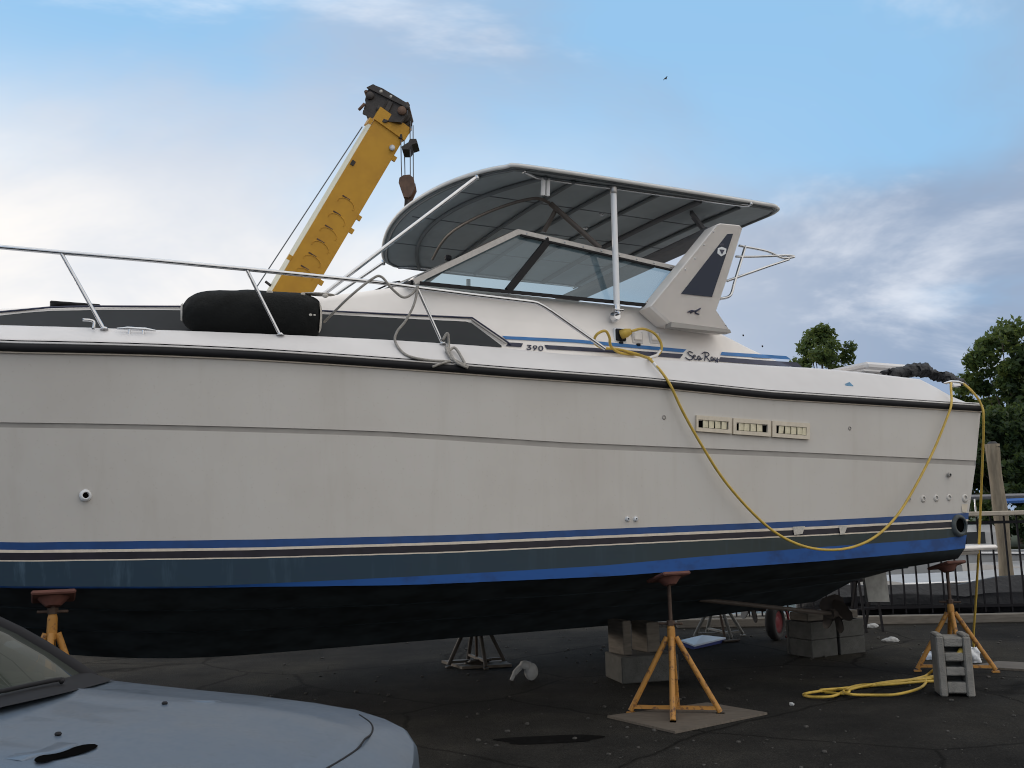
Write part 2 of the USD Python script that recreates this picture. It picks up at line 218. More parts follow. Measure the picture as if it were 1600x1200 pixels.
# ------------------------------------------------------------------ scene helpers
used = {}
def numbered(parent, name):
    k = parent + '/' + name; n = used.get(k, 0); used[k] = n + 1
    return k if n == 0 else '%s_%03d' % (k, n)
def say(p, label=None, cat=None, group=None, kind=None):
    for k, val in (('label', label), ('category', cat), ('group', group), ('kind', kind)):
        if val: p.SetCustomDataByKey(k, val)
    return p
def thing(name, label, cat, loc=(0, 0, 0), rz=0.0, group=None, kind=None):
    x = UsdGeom.Xform.Define(stage, numbered('/World', name)); x.AddTranslateOp().Set(Gf.Vec3d(*map(float, loc))); x.AddRotateZOp().Set(float(rz))
    return say(x.GetPrim(), label, cat, group, kind)
def obj(name, mesh, m, parent=None, smooth=35, label=None, cat=None, group=None, kind=None):
    path = numbered(str(parent.GetPath()) if parent else '/World', name)
    if isinstance(mesh, list): mesh = cat_(mesh)
    p = usdkit.mesh(stage, path, mesh, M[m] if isinstance(m, str) else m, smooth=smooth).GetPrim()
    return say(p, label, cat, group, kind)
def struct(name, mesh, m, label=None, kind='structure', smooth=False):
    return obj(name, mesh, m, None, smooth, label=label, kind=kind)
def cat_(ms): return trimesh.util.concatenate([as_t(m) for m in ms])
def as_t(m):
    if isinstance(m, trimesh.Trimesh): return m
    if hasattr(m, 'to_mesh'):
        q = m.to_mesh(); return trimesh.Trimesh(q.vert_properties[:, :3], q.tri_verts, process=False)
    v, f, _ = meshkit.arrays(m); return trimesh.Trimesh(v, f, process=False)

# ------------------------------------------------------------------ mesh helpers
def spline(pts, n=8, closed=False):
    P = np.asarray(pts, float)
    if len(P) < 3: return P
    Q = np.vstack([P[-1], P, P[:2]]) if closed else np.vstack([2 * P[0] - P[1], P, 2 * P[-1] - P[-2]])
    out = []
    for i in range(1, len(Q) - 2):
        p0, p1, p2, p3 = Q[i - 1:i + 3]
        for t in np.linspace(0, 1, n, endpoint=False):
            out.append(0.5 * ((2 * p1) + (p2 - p0) * t + (2 * p0 - 5 * p1 + 4 * p2 - p3) * t * t + (3 * p1 - p0 - 3 * p2 + p3) * t ** 3))
    if not closed: out.append(P[-1])
    return np.array(out)
def tube(pts, r, sides=8, closed=False, ry=None):
    P = np.asarray(pts, float); n = len(P)
    R = np.full(n, r) if np.ndim(r) == 0 else np.asarray(r)
    T = np.gradient(P, axis=0) if not closed else np.roll(P, -1, 0) - np.roll(P, 1, 0)
    T /= np.maximum(np.linalg.norm(T, axis=1, keepdims=True), 1e-9)
    ref = np.array([0, 0, 1.0]) if abs(T[0][2]) < 0.9 else np.array([1.0, 0, 0])
    N = np.cross(T[0], ref); N /= np.linalg.norm(N); rings = []
    ang = np.linspace(0, 2 * np.pi, sides, endpoint=False)
    for i in range(n):
        N = N - T[i] * (N @ T[i]); N /= max(np.linalg.norm(N), 1e-9); B = np.cross(T[i], N)
        rings.append(P[i] + R[i] * (np.cos(ang)[:, None] * N + (ry or 1.0) * np.sin(ang)[:, None] * B))
    V = np.vstack(rings); F = []
    for i in range(n if closed else n - 1):
        a, b = i * sides, ((i + 1) % n) * sides
        for k in range(sides):
            k2 = (k + 1) % sides; F += [[a + k, a + k2, b + k2], [a + k, b + k2, b + k]]
    if not closed:
        c0, c1 = len(V), len(V) + 1; V = np.vstack([V, P[0], P[-1]])
        for k in range(sides):
            k2 = (k + 1) % sides; F += [[c0, k2, k], [c1, (n - 1) * sides + k, (n - 1) * sides + k2]]
    return trimesh.Trimesh(V, F, process=False)
def rod(a, b, r, sides=10): return tube([a, b], r, sides)
def grid(rows, flip=False):
    A = np.asarray(rows, float); n, m = A.shape[:2]; V = A.reshape(-1, 3); F = []
    for i in range(n - 1):
        for j in range(m - 1):
            q = [i * m + j, i * m + j + 1, (i + 1) * m + j + 1, (i + 1) * m + j]
            if flip: q = q[::-1]
            F += [[q[0], q[1], q[2]], [q[0], q[2], q[3]]]
    return trimesh.Trimesh(V, F, process=False)
def box(size, center=(0, 0, 0), rz=0.0, bev=0.0, R=None):
    sx, sy, sz = [s / 2 for s in size]
    if bev > 0:
        b = min(bev, sx * .9, sy * .9, sz * .9); pts = []
        for x in (-1, 1):
            for y in (-1, 1):
                for z in (-1, 1):
                    pts += [(x * sx, y * (sy - b), z * (sz - b)), (x * (sx - b), y * sy, z * (sz - b)), (x * (sx - b), y * (sy - b), z * sz)]
        m = trimesh.convex.convex_hull(np.array(pts))
    else: m = trimesh.creation.box(size)
    if rz: m.apply_transform(trimesh.transformations.rotation_matrix(rz, [0, 0, 1]))
    if R is not None: m.apply_transform(R)
    m.apply_translation(center); return m
def beam(a, b, w, h, up=(0, 0, 1), bev=0.0):
    a, b = np.asarray(a, float), np.asarray(b, float); d = b - a; L = np.linalg.norm(d); x = d / L
    y = np.cross(up, x); y /= np.linalg.norm(y); z = np.cross(x, y)
    m = box((L, w, h), bev=bev); T = np.eye(4); T[:3, 0], T[:3, 1], T[:3, 2], T[:3, 3] = x, y, z, (a + b) / 2
    m.apply_transform(T); return m
def extrude(poly2, d0, d1, f):
    """poly2: polygon in (s,t); f(s,t,d)->xyz; between d0 and d1."""
    P = Polygon(poly2) if not isinstance(poly2, Polygon) else poly2
    m = trimesh.creation.extrude_polygon(P, 1.0, engine='earcut'); v = m.vertices
    V = np.array([f(s, t, d0 + (d1 - d0) * k) for s, t, k in v]); return trimesh.Trimesh(V, m.faces, process=False)
def lathe(profile, n=24, axis='z', center=(0, 0, 0)):
    """profile: (radius, height) pairs."""
    m = trimesh.creation.revolve(np.asarray(profile, float), sections=n)
    if axis == 'y': m.apply_transform(trimesh.transformations.rotation_matrix(-np.pi / 2, [1, 0, 0]))
    if axis == 'x': m.apply_transform(trimesh.transformations.rotation_matrix(np.pi / 2, [0, 1, 0]))
    m.apply_translation(center); return m

# ------------------------------------------------------------------ the boat's frame: x forward from the transom, y to port, z up
TH = math.radians(26.2664); S2 = np.array([4.9449, 9.8820])
u2 = np.array([-math.cos(TH), -math.sin(TH)]); v2 = np.array([-math.sin(TH), math.cos(TH)])
HB = 2.3                                                   # half beam; b = metres inboard from the port side, y = HB - b
BO = S2 + HB * v2
def L(a, b, z): return np.array([a, HB - b, z])
def Wd(a, b, z): q = S2 + a * u2 + b * v2; return np.array([q[0], q[1], z])
def lift(px, py, F):
    """Where the ray of that point of the photograph meets the surface b = F(a, z) of the boat."""
    d = ray(px, py); b = F(3, 3) if callable(F) else F
    for _ in range(50):
        t = (b + S2 @ v2) / (d[:2] @ v2); q = t * d[:2] - S2; a, z = q @ u2, EYE + t * d[2]
        if not callable(F): break
        b = .5 * b + .5 * F(a, z)
    return a, b, z
def lz(px, py, z):
    d = ray(px, py); t = (z - EYE) / d[2]; w = t * d[:2] - S2; return w @ u2, w @ v2
def G(px, py, z=0.0):
    d = ray(px, py); t = (z - EYE) / d[2]; return np.array([t * d[0], t * d[1], z])
def at(px, py, Y): d = ray(px, py); return d * Y / d[1] + [0, 0, EYE]
def mirror(m): m = as_t(m).copy(); m.vertices[:, 1] *= -1; m.faces = m.faces[:, ::-1]; return m
def mir(p): return np.asarray(p) * [1, -1, 1]

def bs(a, w=0.0):
    ab = 12.4 - w; t = np.clip((np.asarray(a) - 5) / (ab - 5), 0, 1); return .1 * w + (HB - .1 * w) * t ** (2.6 - .2 * w)
def px_curve(pts, F):
    q = np.array([lift(x, y, F) for x, y in pts]); q = q[np.argsort(q[:, 0])]
    return lambda a, q=q: np.interp(a, q[:, 0], q[:, 2])

boat = thing('motor_boat', 'large white cabin cruiser with blue stripes propped on stands, hull filling the picture', 'boat', (BO[0], BO[1], 0), 180 + math.degrees(TH))

# hull levels: (name, w, photo points, height at the stem)
levels = {
 'rub': (0.0, [(0, 546), (240, 551), (400, 558), (600, 571), (800, 586), (1000, 600), (1200, 620), (1540, 641)], 3.15),
 'grv0': (.30, [(0, 660), (600, 674), (880, 691), (1280, 708), (1530, 720)], 2.62),
 'grv1': (.32, [(0, 668), (600, 682), (880, 700), (1280, 716), (1530, 728)], 2.58),
 'b0': (.80, [(0, 848), (400, 843), (700, 836), (1080, 821), (1280, 813), (1480, 803), (1520, 801)], 1.95),
 'b1': (.82, [(0, 860), (400, 855.5), (700, 847), (1080, 831), (1280, 822.5), (1480, 812.5), (1520, 811)], 1.90),
 'k0': (.825, [(0, 864.5), (400, 859.5), (700, 851), (1080, 835), (1280, 826.5), (1480, 815.5), (1520, 814)], 1.88),
 'k1': (.85, [(0, 876), (400, 870.5), (700, 862), (1080, 844), (1280, 835), (1480, 824.5), (1520, 823)], 1.84),
 's0': (.855, [(0, 878), (400, 872.5), (700, 864), (1080, 846), (1280, 837), (1480, 826.5), (1520, 825)], 1.83),
 's1': (.94, [(0, 916), (300, 916.5), (400, 912.5), (640, 901), (940, 884), (1080, 871), (1280, 855), (1480, 841), (1520, 834)], 1.66),
 'ch': (1.0, [(0, 919), (300, 919), (400, 917), (640, 914), (960, 900), (1080, 891), (1280, 877), (1480, 860), (1520, 855)], 1.62)}
NA = 70
sgrid = np.r_[np.linspace(0, .8, 46), np.linspace(.8, 1, 18)[1:]]
def at_z(z): return np.interp(z, [1.2, 2.65], [.33, 0.0])
def level(nm):
    w, pts, zb = levels[nm]; f = px_curve(pts, lambda a, z: float(bs(a, w))); ab = 12.4 - w
    a0 = at_z(f(0.2)); a = a0 + (ab - a0) * sgrid; z = f(a); zr = f(9.0); k = np.clip((a - 9.0) / (ab - 9.0), 0, 1)
    z = np.where(a > 9.0, zr + (zb - zr) * k ** 1.3, z); return a, bs(a, w), z
LV = {k: level(k) for k in levels}
def row(nm, db=0.0, dz=0.0): a, b, z = LV[nm]; return np.stack([a, HB - np.minimum(b + db, HB), z + dz], 1)
def both(m): m = as_t(m); return cat_([m, mirror(m)])
def band(n0, n1, db=0.0, rows=2):
    r0, r1 = row(n0, db), row(n1, db); return grid([r0 + (r1 - r0) * t for t in np.linspace(0, 1, rows)])
# topsides with a knuckle: below the groove the side stands 25 mm proud
obj('upper_topsides', both(band('rub', 'grv0', 0.0, 6)), 'hull', boat, True)
obj('groove_moulding', both(grid([row('grv0'), row('grv0', .008, -.003), row('grv1', .006), row('grv1', 0.0)])), 'groove', boat, 30)  # overhang shadow painted into the recess colour
obj('lower_topsides', both(band('grv1', 'b0', 0.0, 7)), 'hull', boat, True)
obj('blue_boot_stripe', both(band('b0', 'b1')), 'boot_blue', boat, True)
obj('cream_line', both(band('b1', 'k0')), 'cream', boat, True)
obj('black_boot_stripe', both(band('k0', 'k1')), 'boot_black', boat, True)
obj('cream_line', both(band('k1', 's0')), 'cream', boat, True)
obj('stained_waterline', both(band('s0', 's1', 0, 3)), 'slate', boat, True)
obj('antifouling_band', both(band('s1', 'ch', 0, 3)), 'antifoul', boat, True)
# worn patches in the black stripe
for x0, x1 in ((1239, 1258), (1311, 1324)):
    Pn = [lift(x, y, lambda a, z: .08 - .006) for x, y in ((x0, 823 + (1280 - x0) * .03 - 1), (x1, 822), (x1 - 4, 834), (x0 + 2, 836))]
    obj('scraped_patch', trimesh.Trimesh([L(*q) for q in Pn] , [[0, 1, 2], [0, 2, 3]], process=False), 'scuff', boat, False)
# bottom with strakes
a, b, z = LV['ch']; zk = .5 + np.clip((a - 7) / 4.4, 0, 1) ** 2.2 * 1.12 + .10 * np.clip((2.2 - a) / 2.2, 0, 1)
kst = np.clip((2.6 - a) / 2.4, 0, 1)
prof = [(0, 0), (.045, .0), (.30, .27), (.345, .27), (.62, .58), (.665, .58), (1, 1)]
rows_ = [np.stack([a, HB - (b + (HB - b) * fb), z + (zk - z) * (fz + (np.interp(fb, [0, .045, .30, .345, .62, .665, 1], [0, .17, .30, .31, .52, .53, 1]) - fz) * kst)], 1) for fb, fz in prof]
obj('bottom', both(grid(rows_)), 'bottom', boat, 25)
for k_ in (3, 5):
    t_ = tube(rows_[k_] + [0, .004, -.004], .016, 6); obj('spray_strake', [t_, mirror(t_)], 'bottom', boat, True)
# transom
tr = []
for nm in ('rub', 'grv0', 'grv1', 'b0', 'b1', 'k0', 'k1', 's0', 's1', 'ch'): tr.append(row(nm)[0])
tr += [r[0] for r in rows_[1:]]
prow = [[p, mir(p)] for p in tr]
obj('transom', grid(prow), 'hull', boat, False)
# rub rail: black fender strip with a bright insert and a pale lip above
R0 = row('rub')
def railtube(off_b, dz, ra, rb, m, nm):
    p = R0 + [0, off_b, dz]; t = tube(p, ra, 8, ry=rb / ra)
    return obj(nm, [t, mirror(t)], m, boat, True)
railtube(.016, .014, .026, .030, 'rubber', 'rub_rail')
railtube(.030, .040, .006, .006, 'alum', 'rub_rail_insert')
railtube(-.006, .062, .005, .005, 'rubber', 'gunwale_seam')
railtube(.006, -.022, .006, .006, 'cream', 'rub_rail_lip')
# gunwale face and side deck
gz = px_curve([(0, 508), (200, 514), (400, 521), (600, 530.5), (760, 541), (880, 553), (1280, 575.5), (1350, 582), (1480, 597.5)], lambda a, z: float(bs(a)) + .2)
ga = LV['rub'][0]
def gun(a): return np.where(a > 9.1, gz(9.1) + (a - 9.1) * .03, gz(a)) - .045 * np.clip((.9 - a) / .9, 0, 1) ** 2 * 0
def deckrow(off, dz, zbase='g', clipa=None):
    base = gun(ga) if zbase == 'g' else LV['rub'][2]
    return np.stack([ga, HB - np.minimum(bs(ga) + off, HB - .001), base + dz], 1)
r_rub = deckrow(.0, .045, 'r'); r_lip = deckrow(.006, .075, 'r')
# the gunwale's aft end slopes down to the transom corner
def aftdrop(r, off):
    r = r.copy(); k = np.clip((.62 - r[:, 0]) / .62, 0, 1); r[:, 2] -= k * (r[:, 2] - (LV['rub'][2] + .07)) * .96 * (1 if off else 0); return r
rowsd = [r_rub, r_lip, aftdrop(deckrow(.155, -.03), 1), aftdrop(deckrow(.175, -.008), 1), aftdrop(deckrow(.205, 0), 1), aftdrop(deckrow(.34, .0), 1), aftdrop(deckrow(.64, -.005), 1)]
obj('gunwale', both(grid(rowsd, True)), 'deck', boat, 40)
# cabin trunk / cockpit coaming
TB = .57                                                    # trunk foot: inboard of the sheer
tz = px_curve([(0, 480), (100, 477), (280, 474.5), (500, 462), (540, 458), (620, 447), (655, 442), (1015, 480)], lambda a, z: float(bs(a)) + .62)
aft_line = np.array([lift(x, y, .58) for x, y in [(1140, 519), (1190, 545), (1250, 572)]])
def trunk_top(a):
    a = np.asarray(a, float); zz = np.where(a > 9.1, tz(9.1) - (a - 9.1) * .07, tz(a))
    q = aft_line[np.argsort(aft_line[:, 0])]; low = np.interp(a, np.r_[q[:, 0], 3.35], np.r_[q[:, 2], 3.655])
    return np.where(a < 3.35, low, zz)
A0, A1 = aft_line[:, 0].min() - .08, 11.2
ta = np.r_[np.linspace(A0, 3.4, 16), np.linspace(3.4, 6.2, 16)[1:], np.linspace(6.2, A1, 26)[1:]]
def trunk_foot(a): return gun(a) - .004
def trunk_b(a, z):
    zf, zt = trunk_foot(a), trunk_top(a); k = np.clip((z - zf) / np.maximum(zt - zf, .05), 0, 1); return float(bs(a) + TB + .12 * k)
def trunk_row(k, dz=0, db=0):
    zf, zt = trunk_foot(ta), np.maximum(trunk_top(ta), trunk_foot(ta) + .01)
    return np.stack([ta, HB - np.minimum(bs(ta) + TB + .12 * k + db, HB - .002), zf + (zt - zf) * k + dz], 1)
side = [trunk_row(0), trunk_row(.3), trunk_row(.58), trunk_row(.60, 0, .008), trunk_row(.9), trunk_row(.97, .004, .008), trunk_row(1.0, .012, .03)]
obj('cabin_side', both(grid(side, True)), 'cabin', boat, 35)
# foredeck crown forward of the windscreen (x > 6), cockpit inside aft of it
fi = ta >= 5.95
top_edge = side[-1][fi]
crown = []
for k in np.linspace(0, 1, 9):
    r = top_edge.copy(); r[:, 1] *= (1 - k); r[:, 2] += .10 * (1 - (1 - k) ** 2); crown.append(r)
obj('foredeck', both(grid(crown, True)), 'deck', boat, 40)
ai = ta <= 6.05; edge = side[-1][ai]
ledge = edge + [0, -.14, .0]; sole = ledge.copy(); sole[:, 2] = 2.15
obj('cockpit_liner', both(grid([edge, ledge, sole], True)), 'cabin', boat, 30)
obj('cockpit_sole', trimesh.Trimesh([(A0, -1.6, 2.16), (6.05, -1.6, 2.16), (6.05, 1.6, 2.16), (A0, 1.6, 2.16)], [[0, 1, 2], [0, 2, 3]], process=False), 'cabin', boat, False)
obj('bulkhead', box((.06, 3.0, 1.6), (6.02, 0, 2.95)), 'cabin', boat, False)
# aft deck over the stern and its inner wall
z_aft = float(gun(1.0))
obj('aft_deck', box((A0 + .1 - .02, 3.1, .08), ((A0 + .1) / 2 - .02, 0, z_aft - .05), bev=.02), 'deck', boat, 30)

# dark window strips with white gap and thin dark outline
def ribbon(top, bot, F, out=.010, n=40, rows=4):
    top, bot = np.asarray(top, float), np.asarray(bot, float)
    xs = np.linspace(top[0, 0], top[-1, 0], n); xb = np.linspace(bot[0, 0], bot[-1, 0], n)
    T = [lift(x, np.interp(x, top[:, 0], top[:, 1]), F) for x in xs]; Bq = [lift(x, np.interp(x, bot[:, 0], bot[:, 1]), F) for x in xb]
    T, Bq = np.array(T), np.array(Bq); R = []
    for k in np.linspace(0, 1, rows):
        q = T + (Bq - T) * k; R.append([L(a_, F(a_, z_) - out, z_) for a_, b_, z_ in q])
    return grid(R)
wtop = [(-60, 497), (0, 493.5), (40, 489), (80, 486), (160, 484.5), (280, 485), (400, 487), (500, 491), (640, 498.5), (733, 503), (783, 540.5)]
wbot = [(-60, 503), (0, 507.5), (280, 516.5), (500, 525.5), (600, 531.5), (700, 538.5), (783, 543)]
fw = thing_ = obj('cabin_window', ribbon(wtop, wbot, trunk_b, .012, 90), 'window', boat, True)
tl = [(-60, 491), (0, 488), (80, 480.5), (160, 479), (280, 479.5), (400, 482), (500, 486), (640, 492.5), (737, 497), (798, 539)]
P = [lift(x, y, trunk_b) for x, y in tl]
o_ = tube([L(a_, b_ - .012, z_) for a_, b_, z_ in np.array(P)], .008, 6)
obj('window_outline', [o_, mirror(o_)], 'navy', boat, True)
obj('cabin_window', mirror(ribbon(wtop, wbot, trunk_b, .012, 90)), 'window', boat, True)
# the pale chevron that closes the strip aft
q = [L(*(np.array(lift(x, y, trunk_b)) - [0, .02, 0])) for x, y in ((736, 500.5), (789, 537))]
obj('window_trim', tube(q, .010, 6), 'alum', boat, True)
# side stripes
def stripe(nm, m, t, b_): r = ribbon(t, b_, trunk_b, .006, 30); obj(nm, r, m, boat, True); obj(nm, mirror(r), m, boat, True)
stripe('side_stripe_blue', 'stripe_blue', [(784, 525), (900, 530.5), (1072, 546)], [(790, 530), (900, 535.5), (1067, 551)])
stripe('side_stripe_blue', 'stripe_blue', [(1127, 550), (1200, 554.5), (1228, 556.5)], [(1125, 555), (1200, 560), (1236, 562)])
stripe('side_stripe_navy', 'navy', [(794, 535), (817, 536.5)], [(790, 541), (814, 542.5)])
stripe('side_stripe_navy', 'navy', [(850, 539), (950, 545), (1067, 553.5)], [(854, 545.5), (950, 551), (1062, 560)])
stripe('side_stripe_navy', 'navy', [(1125, 558), (1200, 563.5), (1245, 566.5)], [(1122, 565), (1200, 571), (1253, 574)])

# lettering on the cabin side
def letter_map(px0, py0, px1, py1, F, out=.008, slant=0.0):
    p0, p1 = lift(px0, py0, F), lift(px1, py1, F); Lh = math.hypot(p1[0] - p0[0], p1[2] - p0[2]); dx, dz = (p1[0] - p0[0]) / Lh, (p1[2] - p0[2]) / Lh
    def f(x, y, o=0.0):
        a_ = p0[0] + dx * x - dz * (-1) * 0 - slant * y * 1.0; z_ = p0[2] + dz * x + y; return L(a_, F(a_, z_) - out - o, z_)
    return f, Lh
f, Lh = letter_map(821, 546.5, 848, 548.3, trunk_b, .006, .22)
tm = meshkit.text_mesh('390', .045, .003, True); wd = tm.bounds[1][0]
obj('model_number', trimesh.Trimesh([f(x * Lh / wd, y, zq) for x, y, zq in tm.vertices], tm.faces, process=False), 'navy', boat, False)
f, Lh = letter_map(1070, 561, 1122, 564.5, trunk_b, .010)
script = [  # flowing strokes of the maker's script, in units of a 0.1 high letter
 [(.12, .085), (.07, .10), (.035, .085), (.05, .06), (.09, .045), (.10, .02), (.06, .0), (.0, .01), (-.02, .03)],
 [(.11, .03), (.15, .045), (.15, .06), (.125, .055), (.12, .02), (.15, .005), (.19, .03)],
 [(.235, .05), (.205, .05), (.19, .02), (.21, .005), (.235, .04), (.235, .01), (.27, .03)],
 [(.30, .0), (.325, .05), (.34, .10)], [(.28, .085), (.33, .105), (.39, .10), (.40, .075), (.36, .055), (.325, .055), (.36, .035), (.39, .0), (.42, .01)],
 [(.465, .05), (.435, .05), (.42, .02), (.44, .005), (.465, .04), (.465, .01), (.49, .03)],
 [(.50, .05), (.49, .02), (.515, .01), (.54, .05), (.525, -.01), (.50, -.045), (.46, -.04), (.49, -.01), (.56, .03)]]
sm = [tube([f(.02 + x * Lh / .58, y * .85 - .006) for x, y in spline(s_, 5)], .0052, 5) for s_ in script]
obj('maker_script', sm, 'navy', boat, True)

# windscreen
WB, WT = .62, .76
def wsF(a, z): return WB + (WT - WB) * min(max((z - 3.66) / .6, 0), 1.2)
def wl(x, y, o=0.0): a_, b_, z_ = lift(x, y, wsF); return L(a_, b_ - o, z_)
P1, P2, P3, P4 = wl(645, 441), wl(808, 363), wl(1058, 421), wl(1015, 477)
D0, D1 = wl(857, 373), wl(793, 453)
ws = obj('windscreen_frame', [beam(P2, P3, .045, .05), beam(P1, P4, .035, .022), beam(P3, P4, .035, .03), beam(P1, P2, .05, .05)], 'alum', boat, False)
ms = mirror(cat_([beam(P2, P3, .045, .05), beam(P1, P4, .035, .022), beam(P3, P4, .035, .03), beam(P1, P2, .05, .05)]))
obj('windscreen_frame', ms, 'alum', boat, False)
gk = [beam(wl(793, 455, .004), wl(857, 375, .004), .03, .062), beam(wl(655, 443, .014), wl(1016, 478, .014), .02, .03), beam(wl(1012, 474, .012), wl(1054, 424, .012), .02, .03), beam(wl(812, 368, .012), wl(1054, 424, .012), .02, .018)]
obj('windscreen_gasket', gk, 'rubber', boat, False); obj('windscreen_gasket', mirror(cat_(gk)), 'rubber', boat, False)
tri = lambda *p: trimesh.Trimesh(np.array(p), [[0, 1, 2]] + ([[0, 2, 3]] if len(p) == 4 else []), process=False)
inn = np.array([0, -.012, 0])
for s in (0, 1):
    a_, b_ = tri(P1 + inn, D1 + inn, D0 + inn, P2 + inn), tri(D1 + inn, P4 + inn, P3 + inn, D0 + inn)
    obj('side_window_pane', mirror(a_) if s else a_, 'glass', boat, False); obj('side_window_pane', mirror(b_) if s else b_, 'glass', boat, False)
# front panes: header across, base bowed forward
def front(k): # k from -1 (starboard) to 1 (port)
    y = k; return np.array([P1[0] + .28 * (1 - y * y), P1[1] * y, P1[2] + .02 * (1 - y * y)]), np.array([P2[0] + .12 * (1 - y * y), P2[1] * y, P2[2] + .03 * (1 - y * y)])
ks = np.linspace(-1, 1, 13); bot_ = np.array([front(k)[0] for k in ks]); top_ = np.array([front(k)[1] for k in ks])
obj('windscreen_header', tube(top_, .026, 8), 'bronze', boat, True); obj('windscreen_base', tube(bot_, .022, 8), 'rubber', boat, True)
for i0, i1 in ((0, 4), (4, 8), (8, 12)):
    obj('front_window_pane', grid([bot_[i0:i1 + 1], top_[i0:i1 + 1]]), 'glass', boat, True)
    if i0: obj('windscreen_mullion', beam(bot_[i0], top_[i0], .04, .04), 'alum', boat, False)
obj('wiper', [tube([front(.55)[0] + [0, 0, .03], front(.35)[0] * .6 + front(.35)[1] * .4 + [.03, 0, .03], front(.18)[0] * .45 + front(.18)[1] * .55 + [.03, 0, .03]], .008, 6), box((.06, .05, .05), front(.55)[1] * .75 + front(.55)[0] * .25 + [.03, 0, .03], bev=.01)], 'carblack', boat, 30)
# snap studs along the top frame
for k in np.linspace(.05, .95, 9):
    p = P2 + (P3 - P2) * k + [0, .026, .0]; obj('snap_stud', lathe([(0, .006), (.006, .004), (.008, 0)], 8, 'y', p), 'chrome', boat, True)
# helm inside
obj('dashboard', [box((.55, 1.3, .34), (5.55, -.75, 3.52), bev=.06), box((.3, 1.25, .9), (5.55, -.75, 2.9), bev=.03)], 'vinyl', boat, 30)
whl = lathe([(0.17, -.013), (.187, 0), (.17, .013), (.155, 0), (.17, -.013)], 24); whl.apply_transform(trimesh.transformations.rotation_matrix(math.radians(-62), [0, 1, 0])); whl.apply_translation((5.12, -.75, 3.62))
sw = obj('steering_wheel', whl, 'carblack', boat, True)
obj('spoke', [rod((5.12, -.75, 3.62), (5.12 + dx, -.75 + dy, 3.62 + dz), .009, 6) for dx, dy, dz in ((.03, .16, -.02), (.03, -.16, -.02), (-.07, 0, -.14))], 'chrome', sw, True)
def seat(x, y, nm):
    st = obj(nm, [box((.55, .55, .16), (x, y, 3.0), bev=.05), lathe([(.06, 2.2), (.06, 2.95)], 12, 'z', (x, y, 0))], 'vinyl', boat, 30)
    obj('backrest', box((.14, .58, .62), (x - .28, y, 3.36), bev=.06), 'vinyl', st, 30)
seat(4.45, -.75, 'helm_seat'); seat(4.3, .75, 'companion_seat')
obj('cockpit_bench', [box((.6, 2.4, .45), (1.9, 0, 2.4), bev=.05), box((.16, 2.4, .55), (1.6, 0, 2.85), bev=.06)], 'vinyl', boat, 30)

# radar arch
archF = .45
def al(x, y): a_, b_, z_ = lift(x, y, archF); return (a_, z_)
legs = [al(*p) for p in ((1016, 479), (1121, 350), (1127, 348), (1157, 351), (1161, 355), (1135, 440), (1119, 487), (1140, 518), (1045, 505))]
lp = Polygon(legs).buffer(0); inner = lp.buffer(-.02)
def leg_mesh(o):
    outer = extrude(lp, archF + .02, archF + .2, lambda s, t, d: L(s, d + .17 * np.clip((t - 3.6) / .9, 0, 1) * 0, t))
    face = trimesh.creation.extrude_polygon(inner, .001, engine='earcut')
    # chamfer ring
    e0 = np.array(lp.exterior.coords)[:-1]; cen = e0.mean(0)
    ring = grid([[L(s, archF + .02, t) for s, t in np.vstack([e0, e0[:1]])], [L(s, archF, t) for s, t in np.vstack([e0, e0[:1]]) * 1.0 * .97 + cen * .03]])
    f0 = trimesh.creation.extrude_polygon(Polygon(e0 * .97 + cen * .03), .001, engine='earcut')
    fm = trimesh.Trimesh([L(s, archF, t) for s, t, k in f0.vertices], f0.faces, process=False)
    return cat_([outer, ring, fm])
lm = leg_mesh(0)
arch = obj('radar_arch', lm, 'cabin', boat, 30); obj('radar_arch', mirror(lm), 'cabin', boat, 30)
topa = (legs[2][0] + legs[3][0]) / 2
obj('arch_crossbar', [box((.22, 2 * (HB - archF - .2), .10), (topa + .02, 0, 4.50), bev=.03)], 'greycanvas', boat, 30)
lip = [al(*p) for p in ((1046, 504), (1137, 516), (1139, 521), (1045, 512))]
lip = extrude(lip, archF - .035, archF + .06, lambda s, t, d: L(s, d, t)); obj('arch_foot_lip', lip, 'groove', boat, 30); obj('arch_foot_lip', mirror(lip), 'groove', boat, 30)
wi = [al(*p) for p in ((1136, 366), (1145, 365.5), (1112, 464), (1064, 459))]
wm = extrude(wi, archF - .006, archF + .01, lambda s, t, d: L(s, d, t)); obj('arch_window', wm, 'arch_window', boat, False); obj('arch_window', mirror(wm), 'arch_window', boat, False)
dec = [al(*p) for p in ((1121, 388), (1127, 386), (1134, 389), (1133, 397), (1126, 401), (1120, 396))]
dc = obj('arch_emblem', extrude(dec, archF - .010, archF - .004, lambda s, t, d: L(s, d, t)), 'white_plastic', boat, False)
obj('emblem_mark', [extrude([al(*p) for p in ((1123, 390), (1131, 391), (1127, 398))], archF - .013, archF - .009, lambda s, t, d: L(s, d, t)), extrude([al(*p) for p in ((1124, 381), (1131, 381), (1130, 384), (1124, 384))], archF - .009, archF - .004, lambda s, t, d: L(s, d, t))], 'navy', dc, False)
sw_ = [[(1074, 488), (1080, 485.5), (1086, 486), (1094, 482)], [(1094, 482), (1088, 486.5), (1086, 489), (1092, 491)], [(1078, 489), (1084, 486)]]
obj('arch_logo', [tube([L(*(lambda q: (q[0], archF - .004, q[2]))(lift(x, y, archF))) for x, y in spline(s_, 4)], .007, 5) for s_ in sw_], 'navy', boat, True)
for x, y in ((1115, 362), (1100, 383), (1086, 404), (1071, 421), (1134, 508)):
    s, t = al(x, y); obj('arch_screw', lathe([(0, .005), (.007, .003), (.009, 0)], 8, 'y', L(s, archF - .002, t)), 'chrome', boat, True)
